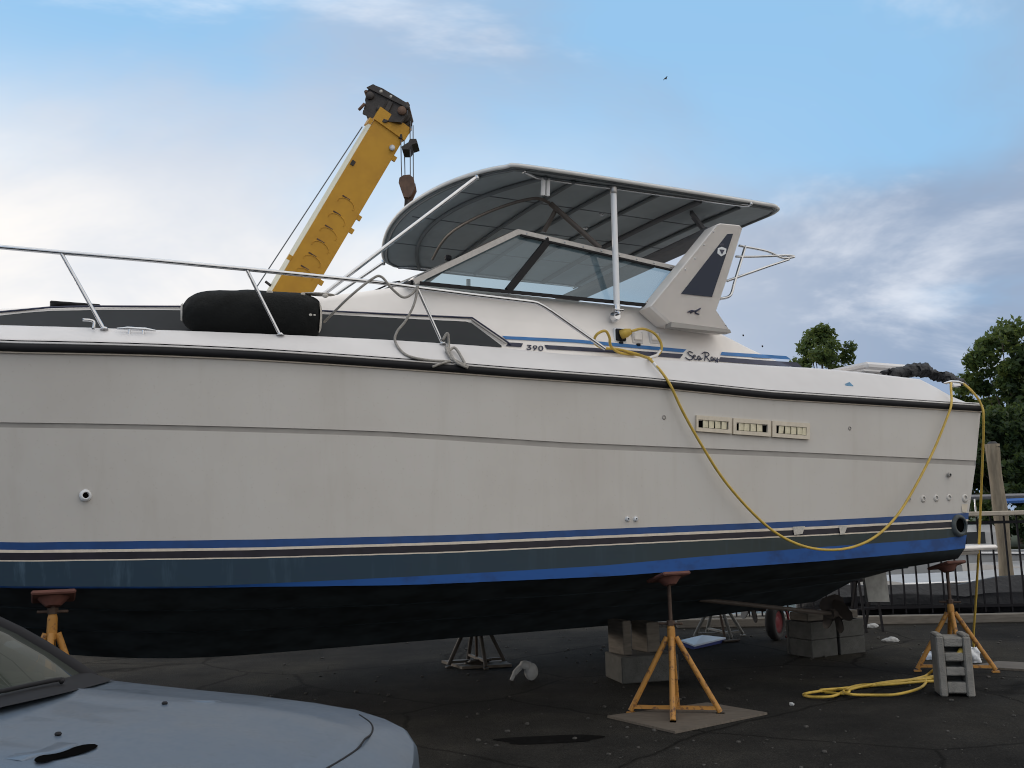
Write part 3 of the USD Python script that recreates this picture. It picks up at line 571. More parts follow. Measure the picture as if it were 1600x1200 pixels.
for x, y in ((1161, 524), (1191, 541)):
    a_, b_, z_ = lift(x, y, trunk_b); obj('coaming_screw', lathe([(0, .006), (.009, .004), (.011, 0)], 8, 'y', L(a_, b_ - .002, z_)), 'rubber', boat, True)

# hardtop
RZ = 4.80
fr = [(5.02, .53), (5.22, .63), (5.39, .90), (5.53, 1.30), (5.61, 1.74), (5.64, 2.25)]
frm = [(5.59, 2.80), (5.46, 3.38), (5.31, 3.82), (5.15, 4.01), (4.90, 4.08)]
af = [(2.30, 4.10), (2.10, 4.02), (2.02, 3.85)]
outl = [(2.34, .50), (3.6, .50)] + fr + frm + [(3.6, 4.11)] + af + [(1.96, 2.3), (1.99, .95), (2.03, .65), (2.12, .54)]
outl = [(a_, b_) for a_, b_ in outl]
ol = spline(outl, 5, True); op = Polygon(ol)
def camber(b): return .05 * (1 - ((b - HB) / 1.8) ** 2)
def roof_surface(zoff, shrink):
    pp = op.buffer(-shrink) if shrink else op
    ext = np.array(pp.exterior.coords)[:-1]; c = np.array([3.8, HB]); R = []
    for k in np.linspace(1, 0.02, 10):
        q = c + (ext - c) * k; R.append([L(a_, b_, RZ + zoff + camber(b_)) for a_, b_ in np.vstack([q, q[:1]])])
    return grid(R)
rt = obj('hardtop', roof_surface(.03, 0.0), 'top_white', boat, True)
und = roof_surface(-.01, .02)
obj('hardtop_underside', und, 'canvas', boat, True)
eo = np.array([L(a_, b_, RZ + .008 + camber(b_)) for a_, b_ in ol])
obj('hardtop_edge', tube(eo, .018, 10, True), 'top_white', boat, True)
obj('hardtop_welt', tube(np.array([L(a_, b_, RZ - .018 + camber(b_)) for a_, b_ in np.array(op.buffer(-.05).exterior.coords)[:-1]]), .013, 6, True), 'canvas_seam', boat, True)
def roofbow(a_, bow, r, m, nm, b0=.62, b1=3.98, dz=-.03):
    bb = np.linspace(b0, b1, 14); obj(nm, tube([L(a_ + bow * (1 - ((b_ - HB) / 1.7) ** 2), b_, RZ + dz + camber(b_)) for b_ in bb], r, 8), m, boat, True)
for a_ in (2.55, 3.05, 3.55, 4.05, 4.5): roofbow(a_, 0, .020 if a_ != 3.05 else .03, 'canvas_seam' if a_ != 3.05 else 'greycanvas', 'roof_bow')
roofbow(4.78, .45, .022, 'canvas_seam', 'roof_bow')
for b_ in (1.4, 2.3, 3.2): obj('roof_seam', tube([L(a_, b_, RZ - .012 + camber(b_)) for a_ in np.linspace(2.05, 5.5 - .12 * abs(b_ - HB), 12)], .006, 5), 'canvas_seam', boat, True)
# grab rail under the port edge
gr = np.array([L(*lz(x, y, RZ - .02), RZ - .02) for x, y in ((818, 268), (836, 276), (856, 280), (960, 294), (1080, 310), (1160, 320.5), (1175, 318))]); 
obj('roof_grab_rail', tube(spline(gr, 5), .017, 8), 'chrome', boat, True); obj('roof_grab_rail', mirror(tube(spline(gr, 5), .017, 8)), 'chrome', boat, True)
# hanging bow under the roof and its bracket
hb = np.array([L(*lz(x, y, 4.66), 4.66) for x, y in ((858, 317), (838, 310), (800, 318), (755, 335), (712, 358), (690, 380), (676, 405))])
obj('inner_bow', tube(spline(hb, 5), .016, 8), 'bronze', boat, True)
b0 = np.array(lz(849, 278, 4.78)); obj('bow_bracket', [beam(L(b0[0], b0[1], 4.78), L(b0[0], b0[1] + .02, 4.62), .03, .03), beam(L(b0[0] - .05, b0[1], 4.78), L(b0[0] - .05, b0[1] + .02, 4.62), .03, .03)], 'white_metal', boat, False)
q0, q1 = L(*lz(860, 318, 4.66), 4.66), wl(938, 388) ; obj('diagonal_brace', rod(q0, q1, .026), 'bronze', boat, True)
obj('diagonal_brace', rod(L(*lz(870, 325, 4.62), 4.62), L(*lz(850, 362, 4.4), 4.4), .022), 'bronze', boat, True)
for x, y in ((940, 333), (915, 355)): 
    p = L(*lz(x, y, 4.75), 4.75); obj('roof_lamp', lathe([(0, -.03), (.022, -.025), (.026, 0), (0, .0)], 12, 'z', p), 'chrome', boat, True)
ab_ = np.array([lz(x, y, 4.74) for x, y in ((1080, 335), (1105, 350))]); obj('roof_bracket', [beam(L(*ab_[0], 4.76), L(*ab_[1], 4.62), .03, .05), beam(L(ab_[0][0] - .1, ab_[0][1] + .1, 4.76), L(ab_[1][0], ab_[1][1], 4.62), .03, .05), beam(L(ab_[1][0] - .15, ab_[1][1] + .2, 4.76), L(ab_[1][0], ab_[1][1], 4.62), .03, .05)], 'greycanvas', boat, False)

# supporting poles
def bp(x, y, F): a_, b_, z_ = lift(x, y, F); return L(a_, b_, z_)
pt, pb = bp(958.5, 298, .565), bp(964, 482, .565)
obj('roof_pole', rod(pt, pb, .029, 12), 'white_metal', boat, True)
obj('roof_pole', mirror(rod(pt, pb, .029, 12)), 'white_metal', boat, True)
obj('pole_socket', [lathe([(0, -.03), (.035, -.03), (.035, .03), (0, .03)], 14, 'z', pt + [0, 0, .0]), ], 'alum', boat, True)
obj('pole_clamp', [lathe([(0, -.04), (.034, -.04), (.034, .03), (0, .03)], 14, 'z', pb), lathe([(0, .03), (.035, .028), (.05, -.01), (.05, -.03)], 14, 'y', pb + [0, -.025, -.07]), box((.03, .09, .03), pb + [0, 0, -.05], bev=.008), rod(pb + [-.05, .03, -.02], pb + [.05, .03, -.02], .009, 6)], 'chrome', boat, 30)
s0, s1 = L(*lz(746, 276, 4.80), 4.80), bp(505, 460, 1.0); obj('front_strut', rod(s0, s1, .019), 'chrome', boat, True)
s2 = L(*lz(599, 410, 4.80), 4.80); s3 = np.array([s1[0] + .05, s2[1] * .9, s1[2] + .02]); obj('front_strut', rod(s2, s3, .019), 'chrome', boat, True)
for p in (s0, s2): obj('strut_end', lathe([(0, -.03), (.024, -.03), (.024, .03), (0, .03)], 10, 'z', p), 'chrome', boat, True)

# bow rail
def railF(a, z): return float(bs(a)) + .165
tp = [lift(x, y, railF) for x, y in ((0, 386), (95, 394.5), (240, 407), (385, 420.5), (500, 432), (590, 441), (650, 449.5), (740, 461), (826, 471))]
pts = [L(a_, bs(a_) + .165, z_) for a_, b_, z_ in tp]
fwd = [L(a_, min(bs(a_) + .2, HB), 3.66 + (a_ - 9.2) * .02) for a_ in (11.9, 11.2, 10.4, 9.8)]
bend = [L(*lift(x, y, railF)) for x, y in ((845, 476.5), (945, 536))]
bend = [bend[0], bend[1]]
main = np.vstack([fwd, pts[:-1], spline([pts[-2], pts[-1], bend[0], bend[0] * .85 + bend[1] * .15], 6)[6:], bend[1] + [0, 0, -.05]])
br = obj('bow_rail', tube(main, .0165, 10), 'chrome', boat, True); brm = mirror(tube(main, .0165, 10)); obj('bow_rail', brm, 'chrome', boat, True)
for t_, f_ in (((95, 394.5), (163, 513)), ((385, 420.5), (438, 522)), ((652, 450), (692, 536))):
    A_, B_ = L(*lift(*t_, railF)), L(*lift(*f_, railF)); B_[2] -= .01
    for k in (0, 1):
        m_ = rod(A_, B_, .0135, 8); obj('stanchion', mirror(m_) if k else m_, 'chrome', boat, True)
        c_ = lathe([(0, .02), (.02, .018), (.03, .0), (0, 0)], 10, 'z', B_); obj('stanchion_foot', mirror(c_) if k else c_, 'chrome', boat, True)
for a_ in (10.0, 11.2):
    for k in (1, -1): obj('stanchion', rod(L(a_ + .2, min(bs(a_ + .2) + .2, HB), 3.68) * [1, k, 1], L(a_, min(bs(a_) + .2, HB), 3.1) * [1, k, 1], .0135, 8), 'chrome', boat, True)
# cleat and chock on the gunwale
gF = lambda a, z: float(bs(a)) + .1
def onface(x, y): return L(*lift(x, y, lambda a, z: float(bs(a)) + .13))
c0 = onface(213, 515); dirx = onface(240, 516.5) - onface(190, 514); dirx /= np.linalg.norm(dirx)
obj('deck_cleat', [tube([c0 - dirx * .13, c0 - dirx * .06 + [0, 0, .006], c0 + dirx * .06 + [0, 0, .006], c0 + dirx * .13], [.006, .013, .013, .006], 8), rod(c0 - dirx * .045 , c0 - dirx * .045 - [0, -.0, .05], .010), rod(c0 + dirx * .045, c0 + dirx * .045 - [0, 0, .05], .010)], 'chrome', boat, True)
c1 = onface(141, 508); obj('fairlead', [tube(spline([c1 + [-.02, 0, -.03], c1 + [-.025, 0, .02], c1 + [.0, 0, .035], c1 + [.05, 0, .035]], 4), .011, 7)], 'chrome', boat, True)
# stern rail behind the arch
RB = 1.0
def sv(x, y, b_=RB): return bp(x, y, b_)
tip = sv(1241, 401); t1, t2, t3 = sv(1155, 384), sv(1150, 401), sv(1136, 439)
lo = spline([sv(1164, 386), sv(1163, 390), sv(1148, 440), sv(1143, 458), sv(1137, 464), sv(1124, 467)], 4)
sternr = [tube(spline([t1, (t1 + tip) / 2, sv(1222, 403), tip, sv(1228, 399), sv(1180, 401), t2], 4), .014, 8), tube([t3, sv(1200, 416), sv(1233, 405)], .014, 8), tube(lo, .016, 8)]
obj('stern_rail', sternr, 'chrome', boat, True)

# shore power boxes
for i, (x, y) in enumerate(((968, 524), (995, 527.5), (1022, 528))):
    a_, b_, z_ = lift(x, y, trunk_b); c = L(a_, b_, z_); s_ = .135 if i == 0 else .12
    pb_ = obj('power_inlet', box((s_, .02, s_), c + [0, .008, 0], bev=.006), 'deck' if i else 'white_plastic', boat, 30)
    if i == 0: obj('open_socket', [box((.11, .03, .115), c + [0, .02, .0], bev=.01)], 'rubber', pb_, 30)
    else: obj('cover', box((s_ * .72, .02, s_ * .62), c + [0, .022, .008], bev=.008), 'cabin', pb_, 30)
    if i < 2: obj('hinge', box((.04, .03, .022), c + [0, .02, -.072], bev=.005), 'rubber', pb_, 30)

# engine room louvres
hullF = lambda w: (lambda a, z: float(bs(a, w)))
for i, (x0, x1, yt0, yt1) in enumerate(((1086, 1141, 649, 653), (1143.5, 1202, 653.5, 657.5), (1204.5, 1263, 657.8, 662))):
    h = 24.5
    def pf(x, y, o): a_, b_, z_ = lift(x, y, .02); return L(a_, .02 - o, z_)
    def fy(x, k): return np.interp(x, (x0, x1), (yt0, yt1)) + h * k
    ix0, ix1 = (x0 + 3, x1 - 5) if i == 0 else (x0 + 5, x1 - 5) if i == 1 else (x0 + 6, x1 - 5)
    def bar(xa, xb, ka, kb, o0, o1):
        c = [pf(xa, fy(xa, ka), o0), pf(xb, fy(xb, ka), o0), pf(xb, fy(xb, kb), o0), pf(xa, fy(xa, kb), o0)]; d = [pf(xa, fy(xa, ka), o1), pf(xb, fy(xb, ka), o1), pf(xb, fy(xb, kb), o1), pf(xa, fy(xa, kb), o1)]
        return trimesh.convex.convex_hull(np.array(c + d))
    lv = obj('vent_louvre', [bar(x0, x1, 0, .27, -.01, .022), bar(x0, x1, .78, 1.02, -.01, .022), bar(x0, ix0, .27, .78, -.01, .022), bar(ix1, x1, .27, .78, -.01, .022)], 'louver_frame', boat, False)
    obj('vent_recess', bar(ix0, ix1, .27, .78, -.012, .004), 'black', lv, False)
    slots = {0: [(.16, 0), (.36, .02), (.56, -.03), (.78, .03)], 1: [(.08, 0), (.26, .03), (.46, .0), (.66, -.02)], 2: [(.1, .1), (.30, 0), (.5, .02), (.7, -.02), (.88, .12)]}[i]
    for k, (s_, sk) in enumerate(slots):
        xa = ix0 + (ix1 - ix0) * s_; wdt = (ix1 - ix0) * .185
        a0_, a1_ = pf(xa, fy(xa, .30), .02), pf(xa + wdt, fy(xa, .30), .012); a2_, a3_ = pf(xa + wdt * (1 - sk * 2), fy(xa, .76), .012), pf(xa - wdt * sk, fy(xa, .76), .02)
        vv = np.array([a0_, a1_, a2_, a3_]); m_ = trimesh.convex.convex_hull(np.vstack([vv, vv - [0, .006, 0]])); obj('slat', m_, 'louver', lv, False)

# hull fittings
def fitting(nm, x, y, w, ro, ri, m='white_plastic', depth=.02, hole='black'):
    a_, b_, z_ = lift(x, y, hullF(w)); c = L(a_, b_, z_)
    o = obj(nm, lathe([(ri, -.01), (ri, depth), (ri + (ro - ri) * .35, depth), (ro, depth * .3), (ro, -.01)], 20, 'y', c), m, boat, True)
    obj('opening', lathe([(0, .004), (ri * 1.02, .004), (ri * 1.02, -.01)], 16, 'y', c), hole, o, True)
fitting('through_hull', 134, 774, .6, .042, .020)
for x, y in ((980, 811), (993, 811)): fitting('through_hull', x, y, .75, .021, .008)
for x, y, r_ in ((1420, 780, .022), (1442, 779, .040), (1462, 778, .040), (1482, 777, .040), (1507, 778, .048)): fitting('through_hull', x, y, .7, r_, r_ * .4, 'hull', .016, 'groove' if r_ > .045 else 'black')
for x, y in ((1037, 652), (1327, 669), (1484, 742)): fitting('hull_bolt', x, y, .2, .024, .012, 'groove', .01, 'rubber')
a_, b_, z_ = lift(1499, 821, .08); obj('exhaust_pipe', lathe([(.072, -.05), (.072, .022), (.092, .022), (.112, .008), (.118, -.02)], 24, 'y', L(a_, b_, z_)), 'pipe', boat, True)
obj('exhaust_throat', lathe([(0, .0), (.076, .0), (.076, -.02)], 20, 'y', L(a_, b_ + .0, z_)), 'black', boat, True)
cq = [onface(1320, 600), onface(1326, 599), onface(1331, 604), onface(1329, 609), onface(1322, 608)]
cc_ = np.mean(cq, 0); obj('registration_sticker', trimesh.Trimesh(np.vstack([[L(*lift(x, y, lambda a, z: .075)) + [0, .012, 0] for x, y in ((1319, 600), (1326, 597), (1332, 603), (1330, 610), (1321, 609))]]), [[0, 1, 2], [0, 2, 3], [0, 3, 4]], process=False), 'sticker', boat, False)
stn = [lift(x, y, hullF(.75)) for x, y in ((1502, 786), (1512, 786), (1510, 800), (1503, 800))]
obj('drip_stain', trimesh.Trimesh([L(a_, b_ - .004, z_) for a_, b_, z_ in stn], [[0, 1, 2], [0, 2, 3]], process=False), 'louver_frame', boat, False)
# swim platform
obj('swim_platform', [box((.62, 4.2, .05), (-.02, 0, 1.245), bev=.02), box((.5, 3.9, .05), (.02, 0, 1.195), bev=.02)], 'cabin', boat, 30)
# aft hatch cushion and folded tarp on the stern
c0_, c1_ = lift(1355, 578, .8), lift(1440, 579, .8)
obj('hatch_cushion', [box((abs(c1_[0] - c0_[0]), .7, .09), ((c0_[0] + c1_[0]) / 2, HB - 1.15, (c0_[2] + c1_[2]) / 2 + .035), bev=.03), box((abs(c1_[0] - c0_[0]) + .1, .8, .02), ((c0_[0] + c1_[0]) / 2, HB - 1.2, (c0_[2] + c1_[2]) / 2 - .02))], 'deck', boat, 30)
hq = lift(118, 474, 1.25); obj('deck_hatch', box((.36, .4, .02), (hq[0], HB - 1.45, hq[2] + .0), bev=.008), 'rubber', boat, 30)
# shafts, propellers, rudders
for s in (1, -1):
    y = .72 * s; sh = obj('propeller_shaft', rod((2.6, y, .78), (.75, y, .52), .025), 'bronze', boat, True)
    obj('shaft_strut', beam((.95, y, .95), (.95, y, .55), .05, .12), 'pipe', boat, False)
    blades = []
    for k in range(4):
        an = k * np.pi / 2 + .4; c, s_ = math.cos(an), math.sin(an); R = []
        for rr in np.linspace(.05, .21, 6):
            wv = .11 * math.sin(np.pi * min(max((rr) / .245, 0), 1)) + .015
            R.append([(.7 + t * wv * .55, y + c * rr - s_ * t * wv, .515 + s_ * rr + c * t * wv) for t in np.linspace(-1, 1, 5)])
        g_ = grid(R); g2 = g_.copy(); g2.vertices = g2.vertices + [.012, 0, 0]; blades += [g_, g2]
    pr = obj('propeller', [lathe([(0, -.09), (.05, -.08), (.06, .08), (0, .08)], 14, 'x', (.7, y, .515))] + blades, M['bronze'], boat, 30)
    obj('rudder', extrude([(-.12, .98), (.24, 1.0), (.20, .62), (-.14, .60)], -.02, .02, lambda p, q_, d: np.array([p, y + d, q_])), 'rudder', boat, False)

# ------------------------------------------------------------------ loose things on the boat
# black fender on the side deck
fc0, fc1 = np.array(lift(283, 486, lambda a, z: float(bs(a)) + .405)), np.array(lift(501, 492, lambda a, z: float(bs(a)) + .405))
FA, FB = Wd(*fc0), Wd(*fc1); Rf = .19; FA[2] = FB[2] = float(gun(7.5)) + Rf - .005
ax = FB - FA; Lf = np.linalg.norm(ax); ax /= Lf
fen = thing('boat_fender', 'long black covered fender lying along the side deck in front of the crane boom', 'fender', tuple((FA + FB) / 2 - [0, 0, Rf]), math.degrees(math.atan2(ax[1], ax[0])))
prof_f = [(0, -Lf / 2), (.05, -Lf / 2), (.10, -Lf / 2 + .02), (.155, -Lf / 2 + .10), (Rf - .008, -Lf / 2 + .2), (Rf, -Lf / 2 + .34), (Rf, Lf / 2 - .16), (Rf - .015, Lf / 2 - .09), (.13, Lf / 2 - .02), (.06, Lf / 2), (0, Lf / 2)]
pf_ = spline([(.001, -Lf / 2), (.055, -Lf / 2 + .005), (.115, -Lf / 2 + .05), (.16, -Lf / 2 + .14), (Rf - .008, -Lf / 2 + .27), (Rf, -Lf / 2 + .42), (Rf + .002, 0), (Rf, Lf / 2 - .2), (Rf - .02, Lf / 2 - .09), (.13, Lf / 2 - .02), (.06, Lf / 2), (.001, Lf / 2 + .002)], 4)
fm = lathe([(max(a_, 0), b_) for a_, b_ in pf_], 40, 'x', (0, 0, Rf)); fm = fm.subdivide(); fm.vertices += (meshkit.fbm(fm.vertices * 6, 3, 4) - .5)[:, None] * .022 * (fm.vertices - [0, 0, Rf]) / Rf
obj('cover', fm, 'fender', fen, True)
obj('end_cap', lathe([(0, Lf / 2 + .004), (.10, Lf / 2 + .0), (.135, Lf / 2 - .02)], 24, 'x', (0, 0, Rf)), 'scuff', fen, True)
obj('end_cap', lathe([(0, -Lf / 2 - .006), (.06, -Lf / 2 - .002), (.07, -Lf / 2 + .01)], 20, 'x', (0, 0, Rf)), 'scuff', fen, True)
for sx_, ang, r_ in ((.12, 1.0, .02), (.37, 1.0, .014), (.54, .95, .018), (.42, -.1, .010), (.45, -.1, .008)):
    # scuffs sit on the cover, on the side that faces the quay (local +y or -y, whichever looks at the camera)
    sgn = -1 if (np.array([-ax[1], ax[0]]) @ np.array([0, -1.0]) < 0) else 1
    obj('scuff', trimesh.creation.icosphere(1, r_).apply_transform(np.diag([1.3, .5, 1, 1])).apply_translation((sx_, sgn * (Rf + .002) * math.cos(ang), Rf + (Rf + .002) * math.sin(ang))), 'scuff', fen, True)
obj('worn_top', trimesh.creation.icosphere(2, 1).apply_transform(np.diag([.13, .05, .012, 1])).apply_translation((.5, sgn * .03, 2 * Rf - .004)), 'scuff', fen, True)

# grey dock line hung on the bow rail
def ww(x, y, F=railF, o=.0): a_, b_, z_ = lift(x, y, F); return Wd(a_, b_ - o, z_)
rp = thing('dock_line', 'thin grey rope draped over the bow rail and knotted round the stanchion', 'rope', (0, 0, 0))
obj('loop', tube(spline([ww(520, 493, o=-.25), ww(545, 465), ww(580, 437, o=.02), ww(594, 434, o=.03), ww(610, 452, o=.03), ww(628, 466, o=.03), ww(642, 460, o=.03), ww(651, 448, o=.02)], 8), .0105, 7), 'rope', rp, True)
faceF = lambda a, z: float(bs(a)) + np.interp(z, [2.85, 3.05], [.0, .17])
obj('strand', tube(spline([ww(651, 448, o=.03), ww(645, 476, o=.03), ww(632, 502, o=.03), ww(618, 520, o=.03), ww(616, 536, faceF, .03), ww(632, 556, faceF, .04), ww(665, 564, faceF, .04), ww(700, 566, faceF, .04)], 8), .0105, 7), 'rope', rp, True)
obj('knot', tube(spline([ww(690, 532, o=.02), ww(697, 522, o=.03), ww(699, 540, o=.03), ww(695, 552, faceF, .04), ww(706, 545, faceF, .05), ww(716, 558, faceF, .05), ww(722, 572, faceF, .05), ww(708, 568, faceF, .06), ww(698, 552, faceF, .05), ww(693, 545, faceF, .05), ww(700, 560, faceF, .05), ww(718, 570, faceF, .05), ww(728, 575, faceF, .05)], 8), .0115, 7), 'rope', rp, True)
obj('tail', tube(spline([ww(700, 566, faceF, .05), ww(685, 570, faceF, .05), ww(672, 575, faceF, .05)], 6), .0095, 7), 'rope', rp, True)
obj('tail', tube(spline([ww(700, 562, faceF, .05), ww(715, 572, faceF, .06), ww(726, 577, faceF, .06)], 6), .0095, 7), 'rope', rp, True)

# yellow shore power cord
yc = thing('power_cord', 'yellow shore power cord sagging across the hull from the power inlet to the stern', 'cord', (0, 0, 0))
tb = trunk_b
plug = [ww(968, 524, tb, .03), ww(976, 521, tb, .11)]
obj('plug', tube([plug[0], plug[0] * .5 + plug[1] * .5, plug[1]], [.046, .044, .026], 12), 'cord', yc, True)
c_ = [plug[1], ww(992, 518, tb, .13), ww(1010, 524, tb, .12), ww(1022, 536, tb, .1), ww(1026, 548, tb, .08), ww(1020, 557, tb, .07), ww(1008, 561, tb, .06)]
obj('cord', tube(spline(c_, 8), .0125, 8), 'cord', yc, True)
c_ = [ww(1022, 553, tb, .07), ww(1018, 558, tb, .065)]; obj('tape', tube([ww(1025, 550, tb, .075), ww(1020, 557, tb, .07), ww(1009, 561, tb, .06)], .0145, 8), 'tape', yc, True)
c_ = [ww(1008, 561, tb, .06), ww(985, 553, tb, .05), ww(960, 547, tb, .05), ww(935, 545, tb, .06), ww(918, 538, tb, .12), ww(915, 529, tb, .2), ww(924, 525, tb, .24), ww(934, 533, tb, .2), ww(944, 545, tb, .12), ww(965, 553, tb, .05), ww(992, 556, tb, .05), ww(1012, 563, faceF, .05)]
obj('cord', tube(spline(c_, 8), .0125, 8), 'cord', yc, True)
c_ = [ww(1010, 561, faceF, .04), ww(1018, 571, faceF, .05), ww(1028, 582, faceF, .05), ww(1042, 604, .0, .055), ww(1062, 645, .0, .05), ww(1090, 695, .0, .05), ww(1125, 748, .0, .04), ww(1165, 795, .0, .04), ww(1205, 831, .0, .04), ww(1245, 852, .0, .05), ww(1285, 859, .0, .05), ww(1325, 855, .0, .05), ww(1362, 838, .0, .05), ww(1395, 806, .0, .05), ww(1425, 758, .0, .05), ww(1452, 705, .0, .05), ww(1472, 655, .0, .055), ww(1480, 632, .0, .05), ww(1482, 605, faceF, .03), ww(1485, 599, faceF, .01)]
obj('cord', tube(spline(c_, 8), .0125, 8), 'cord', yc, True)
obj('tape', tube([ww(1016, 569, faceF, .05), ww(1026, 580, faceF, .05)], .0145, 8), 'tape', yc, True)
# down from the stern cleat to the ground
endg = G(1520, 1025); st_ = [ww(1502, 599, faceF, .02), ww(1515, 612, faceF, .03), ww(1526, 632, .0, .05), ww(1529, 660, .0, .06)]
st_ += [st_[-1] * (1 - k) + (endg + [.0, .0, .05]) * k + np.array([.0, -.03, 0]) * math.sin(k * 3.1) for k in (.25, .5, .75, .93)] + [endg + [.02, 0, .03]]
obj('cord', tube(spline(st_, 6), .0125, 8), 'cord', yc, True)
def to_boat(p): r_ = np.asarray(p, float)[:2] - BO; return np.array([r_ @ u2, -(r_ @ v2), p[2]])
cc_ = ww(1492, 599, faceF, .0)
scl = obj('stern_cleat', tube([to_boat(cc_ + q) for q in ([-.13, -.03, .0], [-.05, -.02, .015], [.05, .02, .015], [.13, .03, -.01])], [.008, .018, .018, .008], 8), 'chrome', boat, True)
obj('cleat_base', box((.12, .06, .04), to_boat(cc_ + [0, 0, -.02]), bev=.01), 'chrome', scl, 30)
# tarp
tpts = [lift(x, y, .45) for x, y in ((1376, 583), (1395, 582), (1415, 580), (1436, 577), (1446, 579), (1460, 586), (1480, 591), (1502, 597), (1512, 603))]
tp_ = spline([Wd(*q) for q in tpts], 7); n_ = len(tp_); kk = np.linspace(0, 1, n_)
tarp = tube(tp_, (.015 + .055 * np.sin(np.pi * np.clip(kk * 1.05, 0, 1)) ** .6) * (.75 + .5 * rng.random(n_)), 12); tarp = tarp.subdivide().subdivide(); tarp.vertices += (meshkit.fbm(tarp.vertices * 11, 4, 2) - .5)[:, None] * np.array([.13, .15, .11])
obj('folded_tarp', tarp, 'tarp', None, True, 'crumpled black tarp bunched along the stern deck edge', 'tarp')

# ------------------------------------------------------------------ ground
def sheet(poly, z): return trimesh.Trimesh([(x, y, z) for x, y in poly], [[0, i, i + 1] for i in range(1, len(poly) - 1)], process=False)
gx = np.linspace(-60, 60, 2)
struct('asphalt_ground', sheet([(-400, -400), (400, -400), (400, 15.9), (-400, 15.9)], 0.0), 'asphalt', 'dark worn asphalt of the boatyard')
struct('quay_wall', box((800, .3, 1.4), (0, 16.05, -.66)), 'concrete', 'low concrete edge between yard and water')
struct('water', sheet([(-600, 16.2), (600, 16.2), (600, 1500), (-600, 1500)], -.75), 'water', 'dark harbour water beyond the fence')
bk = []
xs_ = np.linspace(-300, 300, 61)
rows_b = [[(x, 31 + 1.5 * math.sin(x * .21), -1.2) for x in xs_], [(x, 34 + 1.5 * math.sin(x * .17), .4) for x in xs_], [(x, 60, .9) for x in xs_], [(x, 600, 2.0) for x in xs_]]
struct('far_bank', grid(rows_b), 'grass', 'grassy bank across the water under the trees', smooth=True)
# damp patch
th_ = np.linspace(0, 2 * np.pi, 40, endpoint=False); c_ = (G(778, 1160) + G(938, 1152)) / 2
pp = [(c_[0] + (.38 + .05 * math.sin(3 * t) + .03 * math.sin(7 * t)) * math.cos(t), c_[1] + (.16 + .04 * math.sin(2 * t + 1)) * math.sin(t)) for t in th_]
obj('oil_stain', trimesh.Trimesh([(c_[0], c_[1], .004)] + [(x, y, .004) for x, y in pp], [[0, 1 + i, 1 + (i + 1) % 40] for i in range(40)], process=False), 'damp', None, False, 'dark damp stain on the asphalt in front of the near jack stand', 'stain')
# loose gravel and grit
gm = []
for _ in range(700):
    y = 6.2 + rng.random() * 9; x = (rng.random() * 1.3 - .45) * y * .62; r_ = rng.uniform(.004, .004) + .016 * rng.random() ** 3
    gm.append(box((r_ * 2, r_ * 1.6, r_), (x, y, r_ * .4), rng.random() * 3, bev=r_ * .3))
obj('loose_grit', gm, 'gravel', None, False, 'scattered small stones on the asphalt', None, kind='stuff')

# ------------------------------------------------------------------ boat stands
def stand(px, py, pad_w, mcol, label, rot=0.0, head=.74, xy=None, spread=.37, padmat='pad', grp=None):
    """pad_w: world point where the pad carries the hull."""
    g = np.array([*(xy if xy is not None else G(px, py)[:2]), 0.0])
    t = thing('boat_stand', label, 'boat stand', tuple(g), math.degrees(rot))
    top = np.array([0, 0, head])
    feet = [np.array([math.cos(k * np.pi / 2) * spread, math.sin(k * np.pi / 2) * spread, .03]) for k in range(4)]
    for f_ in feet:
        lg = obj('leg', rod(top + (f_ - top) * .1, f_, .0235, 10), mcol, t, True); obj('foot', box((.07, .05, .016), f_ + [0, 0, -.018], math.atan2(f_[1], f_[0])), mcol, lg, False)
    for k in range(2): obj('brace', beam(feet[k] * [.95, .95, 1] + [0, 0, .03 + .03 * k], feet[k + 2] * [.95, .95, 1] + [0, 0, .03 + .03 * k], .03, .028), mcol, t, False)
    obj('collar', lathe([(.0, head - .14), (.034, head - .14), (.034, head), (.026, head + .03), (0, head + .03)], 14), mcol, t, True)
    R_ = np.array([[math.cos(-rot), -math.sin(-rot), 0], [math.sin(-rot), math.cos(-rot), 0], [0, 0, 1]]); pl = R_ @ (pad_w - g)
    obj('screw', rod((0, 0, head - .05), pl - [0, 0, .05], .017, 10), 'rust', t, True)
    obj('handle', rod((-.10, .02, head + .045), (.10, -.02, head + .045), .010, 8), mcol if mcol != 'orange' else 'rust', t, True)
    obj('nut', lathe([(0, 0), (.035, 0), (.035, .04), (0, .04)], 6, 'z', (0, 0, head + .03)), 'rust', t, False)
    tilt = trimesh.transformations.rotation_matrix(math.radians(16), [math.cos(math.radians(206) - rot), math.sin(math.radians(206) - rot), 0])
    obj('pad', [box((.28, .28, .03), (0, 0, 0), math.radians(26) - rot, bev=.01).apply_transform(tilt).apply_translation(pl - [0, 0, .01]), lathe([(0, -.08), (.05, -.08), (.11, -.02), (0, -.02)], 12).apply_transform(tilt).apply_translation(pl)], padmat, t, 30)
    return t
def hullz(a, b_):
    bb = bs(a, 1.0); i = np.searchsorted(LV['ch'][0], a); zc = np.interp(a, LV['ch'][0], LV['ch'][2]); return zc + (.5 - zc) * max(b_ - bb, 0) / (HB - bb)
def padpoint(g, bmin=.2):
    r_ = g[:2] - S2; a_, b_ = r_ @ u2, max(r_ @ v2, bmin); return Wd(a_, b_, float(hullz(max(a_, .4), b_)) - .03)
g1 = G(1055, 1117); stand(0, 0, padpoint(g1, .05), 'orange', 'orange four-legged boat stand on the plywood sheet, nearest and in plain view', math.radians(-12), xy=g1[:2], head=.70)
g2 = Wd(.37, .30, 0); stand(0, 0, Wd(.37, .30, 1.09), 'orange', 'orange boat stand under the stern corner behind the upright cinder block', math.radians(-14), xy=g2[:2], head=.66, spread=.37)
